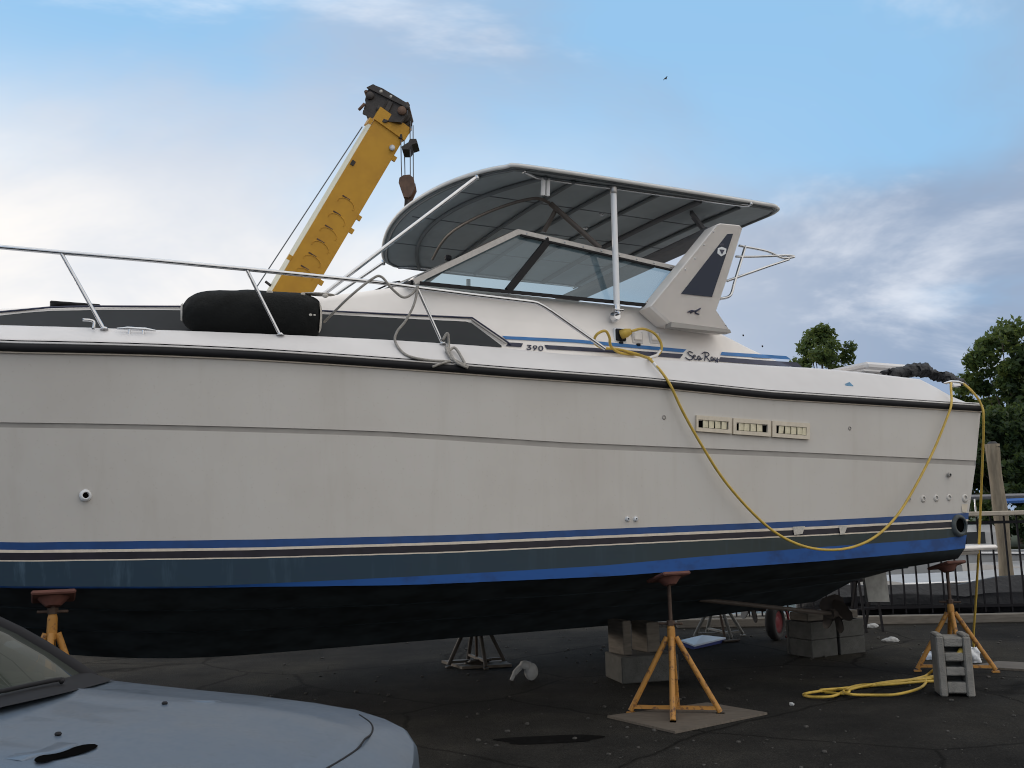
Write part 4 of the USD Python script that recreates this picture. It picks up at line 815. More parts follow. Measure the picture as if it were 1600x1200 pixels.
g3 = np.array(lift(82, 966, .74)); g3w = Wd(g3[0], .74, 0); stand(0, 0, padpoint(g3w, .74), 'orange', 'orange boat stand under the bow half hidden by the silver car', math.radians(20), xy=g3w[:2], head=g3[2])
g4 = G(745, 1040); stand(0, 0, padpoint(g4), 'darkstand', 'dark boat stand on the far side below the keel, with a board under it', math.radians(20), xy=g4[:2], head=.7, spread=.34, padmat='darkstand')
g5 = G(1113, 990); g5b = Wd(.6, 3.7, 0); stand(0, 0, padpoint(g5b), 'greystand', 'pale grey boat stand far under the stern beside the small tyre', math.radians(15), xy=(g5 * .5 + g5b * .5)[:2], head=.62, padmat='darkstand')
def plank(name, corners, th, m, label, cat='board', z0=0.0):
    P = np.array([G(x, y)[:2] for x, y in corners]); m_ = trimesh.creation.extrude_polygon(Polygon(P), th, engine='earcut'); m_.apply_translation((0, 0, z0 + .002)); return obj(name, m_, m, None, False, label, cat)
plank('plywood_sheet', [(949, 1122), (1055, 1147), (1199, 1117), (1105, 1101)], .018, 'wood', 'square plywood sheet lying under the nearest orange stand')
plank('plywood_sheet', [(690, 1036), (722, 1046), (800, 1042), (775, 1032)], .03, 'wood', 'small board lying under the dark far-side stand')
plank('plywood_sheet', [(1512, 1044), (1600, 1049), (1640, 1040), (1560, 1036)], .02, 'wood', 'weathered board lying on the ground by the stern stand')
# keel blocks
def blockthing(name, c, size, rz, m, label, cat='block', holes=True):
    t = thing(name, label, cat, c, rz); L_, W_, H_ = size; w = .035
    if holes:
        parts_ = [box((L_, w, H_), (0, -(W_ - w) / 2, H_ / 2), bev=.006), box((L_, w, H_), (0, (W_ - w) / 2, H_ / 2), bev=.006)]
        obj('shell', parts_, m, t, False)
        for x in (-(L_ - w) / 2 + .012, 0, (L_ - w) / 2 - .012): obj('web', box((w, W_ - 2 * w, H_ - .004), (x, 0, H_ / 2)), m, t, False)
    else: obj('block', box((L_, W_, H_), (0, 0, H_ / 2), bev=.01), m, t, False)
    return t
rzb = 180 + math.degrees(TH)
kb = Wd(.38, 2.1, 0)
for i, (dx, dz, nm) in enumerate(((-.22, 0, 'lower left'), (.22, 0, 'lower right'), (-.22, .2, 'upper left'), (.22, .2, 'upper right'))):
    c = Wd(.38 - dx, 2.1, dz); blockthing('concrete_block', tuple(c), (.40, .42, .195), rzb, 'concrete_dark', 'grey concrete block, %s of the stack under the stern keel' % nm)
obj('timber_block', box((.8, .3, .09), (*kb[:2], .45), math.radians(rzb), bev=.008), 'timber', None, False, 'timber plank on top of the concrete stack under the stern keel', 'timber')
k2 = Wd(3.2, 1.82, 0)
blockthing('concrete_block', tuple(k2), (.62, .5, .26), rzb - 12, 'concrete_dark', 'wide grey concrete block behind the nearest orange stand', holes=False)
for i, (da, db, h) in enumerate(((.22, .02, .34), (-.12, .05, .30))):
    c = Wd(3.2 + da, 1.85 + db, .264); obj('timber_block', box((.16 if i else .10, .3, h), (c[0], c[1], c[2] + h / 2), math.radians(rzb), bev=.008), 'timber', None, False, ('pale upright timber on the left of the wide concrete block', 'dark timber block between wide concrete block and keel')[i], 'timber')
# upright cinder block by the stern stand
cb = (G(1470, 1092) + G(1521, 1087)) / 2; hB, wB, dB = .52, .29, .27
blk = thing('cinder_block', 'cinder block standing on end in front of the stern stand, cord in its holes', 'block', tuple(cb + [.04, .13, 0]), -13)
w = .066
def rough(m, k=.003, seed=3):
    m = as_t(m)
    for _ in range(3): m = m.subdivide()
    m.vertices += (meshkit.fbm(m.vertices * 28, 3, seed) - .5)[:, None] * (m.vertices - m.vertices.mean(0)) / np.linalg.norm(m.vertices - m.vertices.mean(0), axis=1, keepdims=True) * k * 2.4; return m
obj('shell', [rough(box((w, dB, hB), (-(wB - w) / 2, 0, hB / 2), bev=.012)), rough(box((w, dB, hB), ((wB - w) / 2, 0, hB / 2), bev=.012), seed=4)], 'concrete', blk, False)
for k_, (z0_, z1_) in enumerate(((.03, .125), (.180, .255), (.305, .380), (.430, .512))): obj('web', rough(box((wB - 2 * w + .004, dB - .02, z1_ - z0_), (0, .004, (z0_ + z1_) / 2), bev=.010), seed=5 + k_), 'concrete', blk, False)
obj('hole_shade', box((wB - 2 * w + .004, .03, hB - .03), (0, dB * .16, hB / 2)), 'concrete_dark', blk, False)  # added plate, coloured dark to stand for shade inside the holes
for sx_ in (-1, 1): obj('ear', rough(box((.062, dB - .02, .035), (sx_ * (wB / 2 - .034), 0, hB + .006), bev=.012), seed=9), 'concrete', blk, False)
# cord coil on the ground
gc = lambda x, y, z=.014: G(x, y, z)
cc = thing('extension_cord', 'yellow extension cord lying in long loops on the asphalt by the cinder block', 'cord', (0, 0, 0))
loops = [[(1497, 1030, .30), (1488, 1020, .30), (1470, 1036, .2), (1452, 1052, .03), (1440, 1058), (1400, 1066), (1340, 1074), (1290, 1079), (1262, 1083), (1256, 1086), (1270, 1089), (1300, 1088), (1318, 1081), (1345, 1073), (1400, 1064), (1470, 1060)],
         [(1470, 1054), (1430, 1062), (1380, 1068), (1340, 1071), (1318, 1080), (1330, 1085), (1360, 1086), (1400, 1085), (1435, 1076), (1447, 1066), (1446, 1060), (1470, 1058)],
         [(1472, 1064), (1440, 1065), (1395, 1069), (1350, 1072), (1310, 1076), (1284, 1078), (1285, 1081), (1320, 1084), (1325, 1078), (1300, 1077)]]
for lp_ in loops: obj('loop', tube(spline([gc(q[0], q[1], q[2] if len(q) > 2 else .014 + .012 * (i % 3)) for i, q in enumerate(lp_)], 8), .0125, 7), 'cord', cc, True)
obj('plug', [tube(spline([cb + [.0, .05, .34], cb + [.06, .03, .36], cb + [.10, .05, .40]], 4), .026, 8)], 'cord', cc, True)
# litter
def blob(c, r, sc, m, name, label, cat, seed):
    s_ = trimesh.creation.icosphere(3, 1.0); s_.vertices *= np.array(sc) * r; s_.vertices += (meshkit.fbm(s_.vertices / r * 1.8 + seed, 4, seed) - .5)[:, None] * s_.vertices * 1.1; s_.vertices[:, 2] = np.maximum(s_.vertices[:, 2], -r * sc[2] * .6); s_.apply_translation(c + np.array([0, 0, r * sc[2] * .6])); return obj(name, s_, m, None, True, label, cat)
c_ = G(820, 1064); obj('white_rag', [tube(spline([c_ + [-.14, 0, .01], c_ + [-.10, .02, .08], c_ + [-.02, .03, .15], c_ + [.06, .02, .14]], 5), [.02] * 5 + [.03] * 5 + [.05] * 5 + [.05], 8), blob.__call__ and trimesh.creation.icosphere(2, .09).apply_transform(np.diag([.8, .5, 1, 1])).apply_translation(c_ + [.07, .02, .09])], 'litter', None, True, 'white crumpled rag on the asphalt below the keel', 'rag')
blob(G(1392, 1003), .07, (1.5, .8, .5), 'litter', 'plastic_scrap', 'white plastic scrap on the ground under the stern', 'litter', 3)
blob(G(1362, 981), .08, (1.2, .8, .5), 'litter', 'plastic_bag', 'crumpled pale bag by the black trestle', 'litter', 5)
blob(G(1237, 1102), .02, (1, 1, .8), 'litter', 'pebble', 'single white pebble on the asphalt left of the yellow loops', 'stone', 6)
blob(G(1523, 1035), .10, (.7, .7, 1.1), 'white_plastic', 'plastic_bag', 'white plastic bag beside the upright cinder block', 'bag', 8)
blob(G(1452, 1030), .07, (1, .8, .8), 'paleboard', 'plastic_cup', 'pale blue scrap left of the upright cinder block', 'litter', 9)
blob(G(1535, 972), .12, (2.2, .8, .4), 'litter', 'plastic_scrap', 'long pale scrap at the foot of the fence', 'litter', 12)
pb = thing('pale_board', 'pale blue and white board lying tilted on the ground behind the nearest stand', 'board', (0, 0, 0))
q_ = [G(1064, 1000, .10), G(1098, 992, .12), G(1134, 996, .06), G(1085, 1008, .05)]
sl = trimesh.convex.convex_hull(np.vstack([q_, np.array(q_) - [0, 0, .02]])); obj('panel', sl, 'paleboard', pb, False)
obj('underside', trimesh.convex.convex_hull(np.vstack([np.array(q_) - [0, 0, .022], np.array(q_) * .995 - [-.0, -.05, .06]])), 'blueedge', pb, False)
# tyre with red rim
tc_ = G(1213, 1000); ty = thing('trailer_wheel', 'small black tyre with a red rim standing under the stern', 'wheel', tuple(tc_), 55)
obj('tyre', lathe([(.15, -.06), (.21, -.065), (.235, -.03), (.235, .03), (.21, .065), (.15, .06), (.15, -.06)], 28, 'y', (0, 0, .235)), 'tyre', ty, True)
obj('rim', lathe([(0, -.03), (.06, -.045), (.10, -.02), (.15, -.05), (.155, .05), (.10, .02), (0, .03)], 24, 'y', (0, 0, .235)), 'red', ty, True)
obj('bracket', [tube(spline([(.12, -.1, .40), (.22, -.1, .3), (.24, -.1, .12), (.1, -.1, .03)], 4), .016, 6)], 'red', ty, True)
# black trestle
b_ = G(1340, 986); tsl = thing('sawhorse', 'black folding trestle under the stern next to the rudder', 'sawhorse', tuple(b_), 12)
for x in (0, .26):
    for s in (-1, 1): obj('leg', beam((x, .22 * s, 0), (x + .06, .03 * s, .70), .03, .03), 'fence', tsl, False)
obj('top_rail', beam((-.06, 0, .72), (.38, 0, .72), .05, .08, bev=.01), 'fence', tsl, False)
obj('stretcher', beam((.02, 0, .30), (.30, 0, .30), .03, .03), 'fence', tsl, False)

# ------------------------------------------------------------------ fence along the water
fA, fB = np.array([2.4, 15.62]), np.array([11.4, 15.02]); fd = (fB - fA) / np.linalg.norm(fB - fA); FL = np.linalg.norm(fB - fA); fz_top = 1.60
fence = thing('picket_fence', 'dark metal picket fence with pale timber top rail along the water edge', 'fence', (fA[0], fA[1], 0), math.degrees(math.atan2(fd[1], fd[0])))
obj('top_rail', box((FL, .14, .075), (FL / 2, 0, fz_top), bev=.012), 'railwood', fence, False)
obj('rail', box((FL, .035, .045), (FL / 2, 0, 1.46)), 'fence', fence, False); obj('rail', box((FL, .035, .045), (FL / 2, 0, .16)), 'fence', fence, False)
n_p = int(FL / .205)
for i in range(n_p):
    x = .1 + i * .205; ln = rng.normal(0, .006); obj('picket', beam((x, 0, .06), (x + ln, 0, fz_top - .04), .024, .024, up=(0, 1, 0)), 'fence', fence, False)
for x in (.02, 3.0, 6.0, FL - .02): obj('post', box((.075, .075, fz_top - .02), (x, .0, (fz_top - .02) / 2 + .01)), 'fence', fence, False)
# gravel border and kerb timbers at the fence foot
obj('gravel_border', box((9.5, .55, .06), (6.9, 14.75, .02), math.atan2(fd[1], fd[0])), 'gravel', None, False, 'pale gravel strip along the foot of the fence', None, kind='stuff')
kt = box((9.0, .14, .13), (6.9, 14.38, .065), math.atan2(fd[1], fd[0]), bev=.012); obj('kerb_timber', kt, 'timber', None, False, 'long weathered timber edging the gravel in front of the fence', 'timber')
hp_ = box((5.2, .5, .58), (0, 0, .24), bev=.2).subdivide().subdivide().subdivide().subdivide(); hp_.vertices += (meshkit.fbm(hp_.vertices * np.array([1.1, 2, 2]), 3, 5) - .5)[:, None] * np.array([.2, .2, .34])  # dark mound put in to fill an unclear dark band
hp_.vertices[:, 2] = np.maximum(hp_.vertices[:, 2], -.02); hp_.apply_transform(trimesh.transformations.rotation_matrix(math.atan2(fd[1], fd[0]), [0, 0, 1])); hp_.apply_translation((7.2, 15.66, 0))
obj('dark_mass', hp_, 'tarp', None, True, 'long dark mound put in for a dark band behind the fence', 'tarp')
# piling
pl = at(1572, 690, 15.9); pile = thing('wood_piling', 'tall weathered timber piling with dark cap behind the fence', 'piling', (pl[0] + .02, 15.9 + .5, -1.2))
ph = pl[2] + 1.2; zz = np.linspace(0, ph, 24); obj('post', tube([(.04 * (1 - z_ / ph) + .010 * math.sin(z_ * 3), 0, z_) for z_ in zz], .112 + .008 * np.sin(zz * 5), 16), 'pile', pile, True)
obj('cap', lathe([(0, ph + .05), (.05, ph + .045), (.108, ph - .02), (.118, ph - .06), (0, ph - .06)], 16), 'tarp', pile, True)

# ------------------------------------------------------------------ moored boats across the fence
def moored(cx, cy, rz, Lb, Wb, fb, label, cabin, canvas):
    t = thing('moored_boat', label, 'boat', (cx, cy, -.75), rz, None)
    R = []
    for s in np.linspace(0, 1, 22):
        hw = Wb / 2 * (1 - max(0, (s - .5) / .5) ** 2.3); sh = fb * (1 + .22 * s * s); x = s * Lb - Lb / 2
        R.append([(x + .25 * s * (0 if j < 4 else 0), sgn * hw * k, zf * sh) for j, (sgn, k, zf) in enumerate(((1, .02, -.2), (1, .75, .05), (1, .9, .55), (1, 1, 1), (1, .93, 1.03), (-1, .93, 1.03), (-1, 1, 1), (-1, .9, .55), (-1, .75, .05), (-1, .02, -.2)))])
    obj('hull', grid(R), 'dockboat', t, 40)
    obj('transom', trimesh.Trimesh(R[0], [[0, i, i + 1] for i in range(1, 9)], process=False), 'dockboat', t, False)
    ed = np.array([r[3] for r in R]); ed2 = np.array([r[6] for r in R]); obj('rub_rail', [tube(ed, .035, 6), tube(ed2, .035, 6)], 'chrome', t, True)
    if cabin:
        obj('cabin', [box((Lb * .42, Wb * .66, .75), (Lb * .05, 0, fb + .35), bev=.18)], 'dockboat', t, 30)
        for s in (-1, 1): obj('window', box((Lb * .3, .02, .28), (Lb * .05, s * (Wb * .33 + .008), fb + .42)), 'window', t, False)
    if canvas:
        obj('canvas_top', box((Lb * .34, Wb * .7, .10), (-Lb * .22, 0, fb + 1.42), bev=.05), canvas, t, 30)
        for x in (-.36, -.08):
            for s in (-1, 1): obj('canopy_pole', rod((Lb * x, s * Wb * .32, fb), (Lb * x, s * Wb * .32, fb + 1.39), .02, 6), 'chrome', t, True)
        obj('windscreen', [beam((Lb * .0, -Wb * .3, fb + .05), (-.2, -Wb * .3, fb + .6), .03, .4)], 'window', t, False)
    return t
moored(10.2, 18.3, 4, 7.0, 2.3, 1.15, 'white motor boat moored just beyond the fence, right of the stern', False, None)
moored(10.9, 24.4, 172, 7.5, 2.6, 1.35, 'white cabin boat with grey canvas top moored farther out behind the piling', True, 'greycanvas')
moored(13.4, 21.4, 8, 6.0, 2.3, 1.2, 'white boat with blue canvas top at the right end of the moorings', False, 'tarpblue')

# ------------------------------------------------------------------ trees
def tree(loc, h, rx, rz_, label, leaf, n, seed, zlow=.28, lsize=.16, lumps=16, irregular=.5):
    r_ = np.random.default_rng(seed); t = thing('broadleaf_tree', label, 'tree', tuple(loc)); 
    obj('trunk', tube([(0, 0, -.3), (.05, 0, h * .2), (.08 * rx, .04, h * .45), (0, 0, h * .85)], [.17 * h / 8, .14 * h / 8, .09 * h / 8, .02], 9), 'bark', t, True)
    cent = []
    for i in range(lumps):
        an = r_.random() * 6.28; k = r_.random() ** .5; zz_ = h * (zlow + (1 - zlow) * r_.random() ** .9)
        wz = math.sin(np.pi * np.clip((zz_ / h - zlow) / (1 - zlow) * .82 + .16, 0, 1)) ** .7
        cent.append((math.cos(an) * rx * k * wz, math.sin(an) * rx * k * wz, zz_ - .25 * rx * .2, rx * r_.uniform(.13, .30)))
    for c in cent[:9]:
        z0 = min(c[2] * .55, h * .6); obj('branch', tube([(0.04, 0, z0), (c[0] * .5, c[1] * .5, (z0 + c[2]) / 2 + .1), (c[0], c[1], c[2])], [.05 * h / 8, .03 * h / 8, .01], 6), 'bark', t, True)
    cent = np.array(cent); idx = r_.integers(0, len(cent), n); d = r_.normal(size=(n, 3)); d /= np.linalg.norm(d, axis=1, keepdims=True)
    rad = cent[idx, 3] * (.35 + .75 * r_.random(n) ** .55) * (1 + irregular * (meshkit.noise(d * 2.5 + cent[idx, :3] * 3, seed) - .5))
    Pp = cent[idx, :3] + d * rad[:, None] * [1, 1, .85]
    keep = meshkit.fbm(Pp * (2.0 / rx) * 1.6, 3, seed + 1) > .43; Pp = Pp[keep]; n = len(Pp)
    a1 = r_.normal(size=(n, 3)); a1 /= np.linalg.norm(a1, axis=1, keepdims=True); a2 = np.cross(a1, r_.normal(size=(n, 3))); a2 /= np.linalg.norm(a2, axis=1, keepdims=True)
    s_ = lsize * r_.uniform(.6, 1.3, n)[:, None]
    V = np.stack([Pp - a1 * s_, Pp + a2 * s_ * .45, Pp + a1 * s_, Pp - a2 * s_ * .45], 1).reshape(-1, 3); i4 = np.arange(n)[:, None] * 4
    F = np.vstack([i4 + [0, 1, 2], i4 + [0, 2, 3]]); obj('crown', trimesh.Trimesh(V, F, process=False), leaf, t, False)
    return t
def tp_at(px, Y, z=.5): q = at(px, 800, Y); return (q[0], Y, z)
tree(tp_at(1302, 46), 10.5, 1.9, 0, 'single mid green tree rising behind the cockpit coaming', 'leaf_a', 11000, 21, .62, .12, 44)
tree(tp_at(1594, 36), 8.25, 2.2, 0, 'tall green tree at the right edge behind the stern', 'leaf_a', 30000, 12, .12, .12, 80)
tree(tp_at(1538, 38), 6.6, 1.45, 0, 'low dark green tree left of the tall one, just behind the stern', 'leaf_a', 13000, 13, .1, .12, 46)
tree(tp_at(1660, 35), 7.2, 2.5, 0, 'dark green tree mostly outside the right edge of the picture', 'leaf_b', 14000, 14, .1, .15, 50)
tree(tp_at(1560, 34), 4.6, 1.9, 0, 'dark bushy tree low behind the piling', 'leaf_b', 12000, 15, .05, .13, 46)
tree(tp_at(1605, 33.5), 4.6, 1.8, 0, 'dark bushy tree low at the right edge behind the moored boats', 'leaf_b', 10000, 16, .05, .14, 40)
tree(tp_at(1506, 42), 6.1, 1.1, 0, 'small dark tree seen over the black tarp', 'leaf_b', 8000, 17, .1, .13, 36)

# ------------------------------------------------------------------ crane
CY = 18.0
cA, cB = at(462, 440, CY), at(607, 196, CY); cd = (cB - cA) / np.linalg.norm(cB - cA)
foot = cA - cd * ((cA[2] - 2.0) / cd[2])
crane = thing('mobile_crane', 'yellow telescopic crane with raised boom behind the boat', 'crane', (foot[0], foot[1], 0), 0)
o3 = np.array([foot[0], foot[1], 0])
yaw = math.radians(-27); side_ = np.array([0, 1.0, 0]); nrm = np.cross(cd, side_)             # nrm in the picture plane, across the boom
# rotate the boom about its axis so that a sliver of the left side shows
e1 = nrm * math.cos(yaw) + side_ * math.sin(yaw); e2 = -nrm * math.sin(yaw) + side_ * math.cos(yaw)
def cp3(s, p, q): return cA + cd * s + e1 * p + e2 * q - o3
LB = np.linalg.norm(cB - cA); s_lo = -np.linalg.norm(cA - foot)
wB2, dB2 = .34, .36
def cbox(s0, s1, p0, p1, q0, q1):
    pts_ = [cp3(s, p, q) for s in (s0, s1) for p in (p0, p1) for q in (q0, q1)]; return trimesh.convex.convex_hull(np.array(pts_))
lsgn = 1 if (e1[0] < 0) else -1            # e1 side that looks left
boom = obj('boom', cbox(s_lo - .3, LB, -wB2, wB2, -dB2, dB2), 'crane_yellow', crane, False)
obj('pale_side', cbox(s_lo, LB - .1, lsgn * wB2, lsgn * (wB2 + .006), -dB2 + .02, dB2 - .02), 'crane_cream', boom, False)  # left side of the boom in a paler colour
obj('boom_collar', cbox(LB - .18, LB + .10, -wB2 - .03, wB2 + .03, -dB2 - .03, dB2 + .03), 'crane_yellow', boom, False)
obj('inner_section', cbox(LB + .1, LB + .32, -wB2 + .05, wB2 - .02, -dB2 + .04, dB2 - .04), 'crane_dark', crane, False)
fsgn = -1 if e2[1] > 0 else 1              # e2 side that faces the camera
qf = fsgn * dB2
for k, px in enumerate(((523, 316), (511, 341), (499, 363), (487, 384), (474, 405), (468, 428))):
    p_ = at(*px, CY) - cA; s = p_ @ cd; w_ = .13
    arc = [cp3(s + w_ * math.cos(t) * .8, -lsgn * (.02) + .24 * math.sin(t) * .75, qf + fsgn * .003) for t in np.linspace(-1.9, 1.9, 10)]
    obj('pressed_rib', tube(arc, .007, 5), 'crane_yellow', boom, True)
    obj('rib_slot', cbox(s + .10, s + .128, lsgn * .04 - .085, lsgn * .04 + .085, qf - .004 * fsgn, qf + .005 * fsgn), 'hook', boom, False)
obj('marker_lamp', lathe([(0, .0), (.06, 0), (.05, .05), (0, .06)], 10, 'y', (0, 0, 0)).apply_translation(cp3(LB - .45, -lsgn * .22, qf + fsgn * .04)), 'white_plastic', boom, True)
for s, p in ((LB - 1.15, lsgn * .28), (LB - .25, lsgn * (wB2 + .06)), (LB + .0, lsgn * (wB2 + .0)), (LB - .6, -lsgn * (wB2 + .03)), (LB - 2.0, -lsgn * (wB2 + .03)), (LB - 2.3, -lsgn * (wB2 + .03)), (.2, -lsgn * (wB2 + .03)), (.3, lsgn * (wB2 + .05))):
    obj('lug', cbox(s - .05, s + .05, p - .045, p + .03, qf - .05 * fsgn, qf + .015 * fsgn), 'crane_yellow' if s < LB - 1.2 or abs(p) > .3 else 'crane_dark', boom, False)
# boom head with sheaves
def wpt(x, y, dy=0.0): return at(x, y, CY + dy) - o3
def plate(pts_, y0, y1): return extrude([(wpt(*p)[0], wpt(*p)[2]) for p in pts_], y0, y1, lambda s, t, d: np.array([s, d, t]))
hd = [(574, 188), (578, 156), (587, 146), (602, 152), (632, 170), (640, 179), (640, 191), (630, 204), (612, 203), (604, 198)]
head = obj('boom_head', [plate(hd, -.40, -.30), plate(hd, .30, .40), plate([(572, 180), (580, 155), (590, 150), (636, 174), (640, 190), (612, 200)], -.30, .30)], 'crane_dark', crane, False)
for x, y, r_ in ((630, 188, .17), (585, 165, .15)):
    for dy in (-.22, -.05, .12): obj('sheave', lathe([(0, -.03), (r_, -.04), (r_ - .03, 0), (r_, .04), (0, .03)], 20, 'y', wpt(x, y) + [0, dy, 0]), 'crane_dark', head, True)
for x, y, r_, m_ in ((600, 158, .035, 'scuff'), (615, 166, .03, 'scuff'), (632, 187, .09, 'hook'), (583, 164, .08, 'crane_dark'), (640, 182, .05, 'crane_dark'), (597, 184, .06, 'crane_dark')):
    obj('bolt', lathe([(0, -.05), (r_, -.04), (r_, 0), (0, 0)], 12, 'y', wpt(x, y) + [0, -.40, 0]), m_, head, True)
obj('stiffener', [plate([(578, 152), (588, 147), (644, 178), (642, 184)], -.44, -.39), plate([(573, 186), (600, 198), (612, 203), (606, 206), (572, 192)], -.44, -.39), plate([(612, 172), (618, 175), (606, 200), (600, 197)], -.43, -.39)], 'crane_dark', head, False)
obj('rope_guide', [rod(wpt(640, 176) + [0, -.42, 0], wpt(640, 176) + [0, .42, 0], .035, 8), rod(wpt(577, 158) + [0, -.42, 0], wpt(577, 158) + [0, .42, 0], .04, 8), rod(wpt(575, 180) + [0, -.42, .05], wpt(566, 186) + [0, -.42, 0], .03, 6)], 'hook', head, True)
# ropes and hook block
hk = wpt(637, 296)
for x0, dy in ((627.5, -.2), (631, .0), (642.5, -.2), (645.5, .0)):
    obj('hoist_rope', rod(wpt(x0, 196) + [0, dy, 0], wpt(x0 + 2 - (x0 > 635) * 1.5, 284) + [0, dy, 0], .011, 6), 'steel', crane, True)
obj('rope_socket', [rod(wpt(627, 203) + [0, -.2, 0], wpt(628, 223) + [0, -.2, 0], .045, 8)], 'crane_dark', crane, True)
obj('limit_weight', [plate([(630, 239), (641, 232), (643, 227), (653, 227), (655, 233), (646, 236), (641, 243), (631, 243)], -.32, .1)], 'crane_dark', crane, False)
hp = [(625, 292), (626, 284), (632, 280), (642, 279), (648, 284), (650, 295), (644, 308), (640, 314), (633, 314), (630, 306)]
hb_ = obj('hook_block', [plate(hp, -.22, -.16), plate(hp, .10, .16), plate([(627, 288), (633, 282), (644, 283), (648, 294), (641, 306), (631, 304)], -.16, .10)], 'hook', crane, False)
hkp = wpt(636, 320); obj('hook', tube(spline([hkp + [0, 0, .1], hkp + [0, 0, -.1], hkp + [.12, 0, -.22], hkp + [.02, 0, -.36], hkp + [-.14, 0, -.28]], 5), .05, 8), 'crane_dark', hb_, True)
obj('hoist_cable', rod(wpt(566, 198), wpt(412, 432), .012, 6), 'steel', crane, True)
obj('hoist_cable', rod(wpt(412, 432), wpt(300, 600), .012, 6), 'steel', crane, True)
obj('cable_hanger', rod(wpt(424, 447), wpt(415, 440), .03, 6), 'crane_dark', crane, True)
# carrier
obj('turret', box((2.2, 1.8, 1.4), (-.4, 0, 1.75), bev=.15), 'crane_yellow', crane, 30)
obj('operator_cab', box((1.3, .9, 1.5), (.6, -1.2, 1.9), bev=.1), 'crane_yellow', crane, 30)
obj('cab_window', box((.9, .02, .7), (.65, -1.664, 2.2)), 'window', crane, False)
obj('carrier_deck', box((7.2, 2.3, .5), (0, 0, .85), bev=.06), 'crane_yellow', crane, 30)
for x in (-2.6, -1.3, 2.3):
    for y in (-1.0, 1.0): obj('wheel', lathe([(0, -.14), (.3, -.14), (.48, -.12), (.5, 0), (.48, .12), (.3, .14), (0, .14)], 24, 'y', (x, y, .5)), 'tyre', crane, True)

# ------------------------------------------------------------------ car
CF = math.radians(-16); ch, cl = np.array([math.cos(CF), math.sin(CF)]), np.array([-math.sin(CF), math.cos(CF)])
CC = np.array([-1.98, 3.52])
car = thing('parked_car', 'silver car with black hood vent parked in the foreground, nose to the right', 'car', (CC[0], CC[1], 0), math.degrees(CF))
sx = np.array([-3.2, -3.1, -2.7, -2.0, -1.2, -.6, -.25, 0, .3, .6, .9, 1.1, 1.25, 1.36, 1.45, 1.52, 1.55])
hw = np.interp(sx, [-3.2, -3.1, -2.5, -1, .3, .9, 1.15, 1.3, 1.4, 1.48, 1.55], [.66, .78, .90, .96, .97, .96, .93, .87, .78, .64, .40])
# fender crest heights that put the far edge of the bonnet where the photograph shows it
edge_px = [(165, 1057), (190, 1063), (230, 1067), (330, 1078), (400, 1084), (500, 1096), (560, 1107), (600, 1119), (632, 1134), (650, 1147), (660, 1162)]
def crest(s_, w_):
    P2_ = CC + ch * s_ + cl * w_ * .96; best = None
    for z_ in np.linspace(.55, 1.08, 200):
        d = np.array([P2_[0], P2_[1], z_ - EYE]); yy = cp * d[2] - sp * d[1]; zz = cp * d[1] + sp * d[2]; X, Y = d[0] / zz, yy / zz
        x, y = cr * X - sr * Y, sr * X + cr * Y; px, py = 800 + x * FPX, 600 - y * FPX
        e = abs(py - np.interp(px, [q[0] for q in edge_px], [q[1] for q in edge_px]))
        if best is None or e < best[0]: best = (e, z_, px, py)
    return best
ce = np.array([crest(a_, w_)[1] for a_, w_ in zip(sx, hw)])
good = (sx >= -.25) & (sx <= 1.37)
ze = np.interp(sx, np.r_[-3.2, -2.9, -.6, sx[good], 1.55], np.r_[.80, .92, ce[good][0], ce[good], ce[good][-1] - .06])
zc = ze + np.interp(sx, [-3, -.3, .9, 1.3, 1.55], [.03, .05, .06, .05, .03])
def car_half(i, sgn):
    w_, c_, e_ = hw[i], zc[i], ze[i]; k = np.linspace(0, 1, 9)
    top = [(sgn * w_ * .93 * t, c_ - (c_ - e_) * t ** 2.6 + .013 * math.exp(-((t - .50) / .07) ** 2) * (1 if -.2 < sx[i] < 1.3 else 0)) for t in k]
    return top + [(sgn * w_ * .975, e_ - .018), (sgn * w_, e_ - .055), (sgn * (w_ + .02), .62), (sgn * (w_ + .02), .48), (sgn * w_ * .985, .30), (sgn * w_ * .9, .22)]
n0 = 9
hood_i = [i for i in range(len(sx)) if sx[i] >= -.25]
for s in (-1, 1): pass
def strip(idx, lo, hi):
    ms_ = []
    for sgn in (-1, 1):
        R = [[(sx[i], y, z_) for y, z_ in car_half(i, sgn)[lo:hi]] for i in idx]; ms_.append(grid(R, sgn > 0))
    return cat_(ms_)
full = list(range(len(sx)))
obj('body', [strip(full, 8, 15)], 'car', car, 40)
obj('hood', strip(hood_i, 0, 9), 'car', car, 50)
obj('rear_deck', strip([i for i in full if sx[i] <= -.25], 0, 9), 'car', car, 40)
nose = np.array([(1.55, y, z_) for y, z_ in [p for p in car_half(len(sx) - 1, -1)][::-1] + car_half(len(sx) - 1, 1)]); obj('bumper_face', trimesh.Trimesh(np.vstack([nose, nose.mean(0)]), [[i, i + 1, len(nose)] for i in range(len(nose) - 1)], process=False), 'car', car, False)
def surfz(s, l):
    w_ = np.interp(s, sx, hw); c_ = np.interp(s, sx, zc); e_ = np.interp(s, sx, ze); t = min(abs(l) / (w_ * .93), 1); return c_ - (c_ - e_) * t ** 2.6 + .013 * math.exp(-((t - .50) / .07) ** 2)
sl_ = spline([(1.17, .76), (1.29, .62), (1.37, .40), (1.40, .15), (1.40, -.15), (1.37, -.40), (1.29, -.62), (1.17, -.76)], 6)
obj('hood_seam', tube([(s, l, surfz(s, l) - .0005) for s, l in sl_], .0038, 6), 'carblack', car, True)
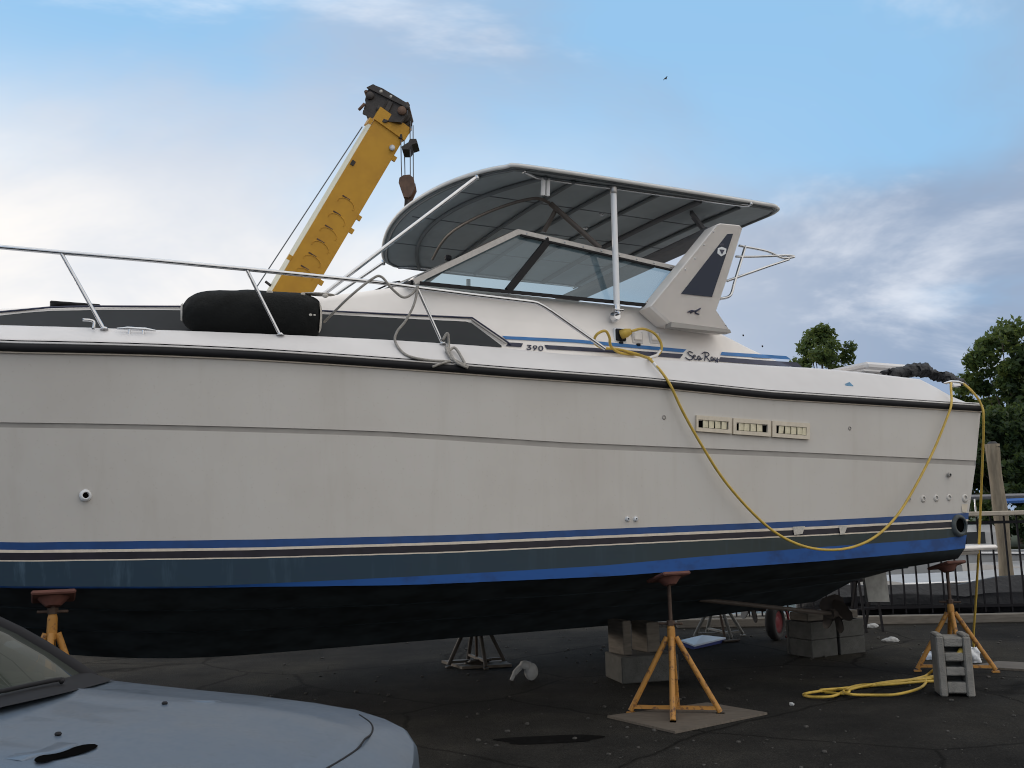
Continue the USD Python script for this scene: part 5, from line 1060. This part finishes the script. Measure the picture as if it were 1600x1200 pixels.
for sg in (1, -1):
    sd = [(s, sg * (np.interp(s, sx, hw) * .93 - .01), surfz(s, np.interp(s, sx, hw) * .93 - .01) - .002) for s in np.linspace(-.3, 1.17, 16)]; obj('hood_seam', tube(sd, .003, 5), 'carblack', car, True)
    # hood vents
    s_, l_ = .66, sg * .42 + .06; z_ = surfz(s_, l_); vk = .45 if sg > 0 else 1.0
    sec = [(-.05, -.002), (-.02, .004), (.01, .008), (.03, .010), (.045, .008), (.048, .0)]
    R_ = [[(s_ + a_ - .03 * abs(k) ** 3, l_ + k * .115 * vk, surfz(s_ + a_, l_ + k * .115 * vk) + b_ * vk * (1 - .75 * abs(k) ** 4)) for a_, b_ in sec] for k in np.linspace(-1, 1, 11)]
    vt = obj('hood_vent', grid(R_, True), 'car', car, 40)
    if sg < 0:
        ks_ = np.linspace(-1, 1, 25); wv_ = .034 * np.sqrt(np.maximum(1 - np.abs(ks_) ** 5, 0))
        obj('vent_mouth', grid([[(s_ + .075 + q * w_, l_ + k * .12, surfz(s_ + .075 + q * w_, l_ + k * .12) + .004) for q in (-1, -.3, .3, 1)] for k, w_ in zip(ks_, wv_)], True), 'black', vt, True)
    obj('washer_nozzle', [box((.022, .02, .012), (.55, sg * .275 + .085, surfz(.55, sg * .275 + .085) + .005), bev=.006)], 'carblack', car, 30)
    obj('headlight', trimesh.creation.icosphere(3, 1).apply_transform(np.diag([.13, .16, .075, 1])).apply_translation((1.36, sg * .56, .66)), 'lamp', car, True)
    for x in (.75, -2.2):
        wl_ = obj('wheel', lathe([(.2, -.10), (.29, -.10), (.315, -.07), (.315, .07), (.29, .10), (.2, .10), (.2, -.1)], 28, 'y', (x, sg * .80, .315)), 'tyre', car, True)
        obj('rim', lathe([(0, -.09), (.1, -.08), (.2, -.09), (.2, .09), (.1, .08), (0, .09)], 20, 'y', (x, sg * .80, .315)), 'alum', wl_, True)
    obj('door_handle', box((.16, .02, .03), (-1.1, sg * .905, .80), bev=.008), 'car', car, 30)
    obj('wing_mirror', box((.09, .20, .13), (-.72, sg * .98, 1.05), bev=.03), 'car', car, 30)
# windscreen base is bowed forward in the middle; roof further back
cowl_z = float(np.interp(-.1, sx, zc))
def wsb(l): return np.array([-.02 - .26 * (l / .86) ** 2, l * 1.06, cowl_z + .012 - .03 * (l / .8) ** 2])
def wst(l): return np.array([-.80 - .16 * (l / .6) ** 2, l * .78, 1.42 - .04 * (l / .8) ** 2])
ll = np.linspace(-.80, .80, 15)
obj('windscreen', grid([[wsb(l) * (1 - k) + wst(l) * k + np.array([.05, 0, .03]) * math.sin(np.pi * k) for l in ll] for k in np.linspace(0, 1, 6)]), 'carglass', car, True)
obj('cowl', grid([[wsb(l) + [.17, 0, -.004 - .02 * abs(l)] for l in ll], [wsb(l) + [.05, 0, .006] for l in ll], [wsb(l) + [-.08, 0, .004] for l in ll]]), 'carblack', car, True)
for sg in (1, -1):
    pa = np.array([wsb(sg * .82) * (1 - k) + wst(sg * .82) * k + np.array([.05, 0, .03]) * math.sin(np.pi * k) for k in np.linspace(-.06, 1, 8)])
    obj('windscreen_pillar', tube(pa, .034, 8), 'carblack', car, True); obj('pillar_highlight', tube(pa + [-.02, sg * .012, .030], .007, 6), 'alum', car, True)  # added pale tube standing for a highlight along the pillar
    q = [pa[0] + [-.1, 0, -.01], wst(sg * .82), np.array([-2.0, sg * .60, 1.40]), np.array([-2.75, sg * .72, 1.0])]; obj('side_window', trimesh.Trimesh(q, [[0, 1, 2], [0, 2, 3]], process=False), 'carglass', car, False)
    obj('roof_rail', tube(spline([wst(sg * .82), np.array([-1.4, sg * .62, 1.43]), np.array([-2.0, sg * .60, 1.40]), np.array([-2.75, sg * .74, .99])], 6), .035, 8), 'car', car, True)
obj('roof', grid([[(x, l * wdt, z_ - .05 * (l / .8) ** 2) for l in ll] for x, wdt, z_ in ((-.82, .78, 1.43), (-1.1, .8, 1.46), (-1.6, .79, 1.46), (-2.05, .76, 1.42))]), 'car', car, True)
obj('rear_window', grid([[(x, l * wdt, z_ - .05 * (l / .8) ** 2) for l in ll] for x, wdt, z_ in ((-2.05, .76, 1.42), (-2.8, .9, 1.01))]), 'carglass', car, True)
obj('cabin_interior', [box((2.3, 1.5, .5), (-1.45, 0, .70)), box((.35, 1.4, .12), (-.42, 0, .96), bev=.05)], 'interior', car, 30)
for y in (.38, -.38): obj('seat', box((.16, .5, .62), (-1.35, y, 1.05), bev=.06), 'interior', car, 30)
for l0 in (.42, -.25):
    wp = [wsb(l0) + [.08, 0, .012], wsb(l0 - .02) * .99 + wst(l0 - .02) * .01 + [.07, 0, .02], wsb(l0 - .5) * .985 + wst(l0 - .5) * .015 + [.05, 0, .02]]; obj('wiper', tube(spline(wp, 5), .009, 6), 'carblack', car, True)

# ------------------------------------------------------------------ a far bird
bq = at(1040, 123, 70.0); bird = thing('bird', 'tiny dark gull gliding high in the sky right of centre', 'bird', tuple(bq), 20)
obj('body', trimesh.creation.icosphere(2, 1).apply_transform(np.diag([.14, .04, .04, 1])), 'birdgrey', bird, True)
for s in (-1, 1): obj('wing', grid([[(.07, s * .03, .02), (.06, s * .16, .10), (.02, s * .34, .04)], [(-.07, s * .03, .02), (-.04, s * .16, .09), (-.02, s * .36, .035)]]), 'birdgrey', bird, False)

# ------------------------------------------------------------------ groups of alike things
GROUPS = {'boat_stand': 'boat stands propping up the cruiser', 'broadleaf_tree': 'trees on the far bank', 'moored_boat': 'boats moored beyond the fence', 'concrete_block': 'concrete blocks under the keel', 'timber_block': 'timber packing under the keel', 'plywood_sheet': 'boards lying under the stands', 'plastic_scrap': 'litter on the asphalt', 'plastic_bag': 'litter on the asphalt'}
for p_ in stage.GetPrimAtPath('/World').GetChildren():
    k_ = p_.GetName().rstrip('0123456789').rstrip('_')
    if k_ in GROUPS: p_.SetCustomDataByKey('group', GROUPS[k_])
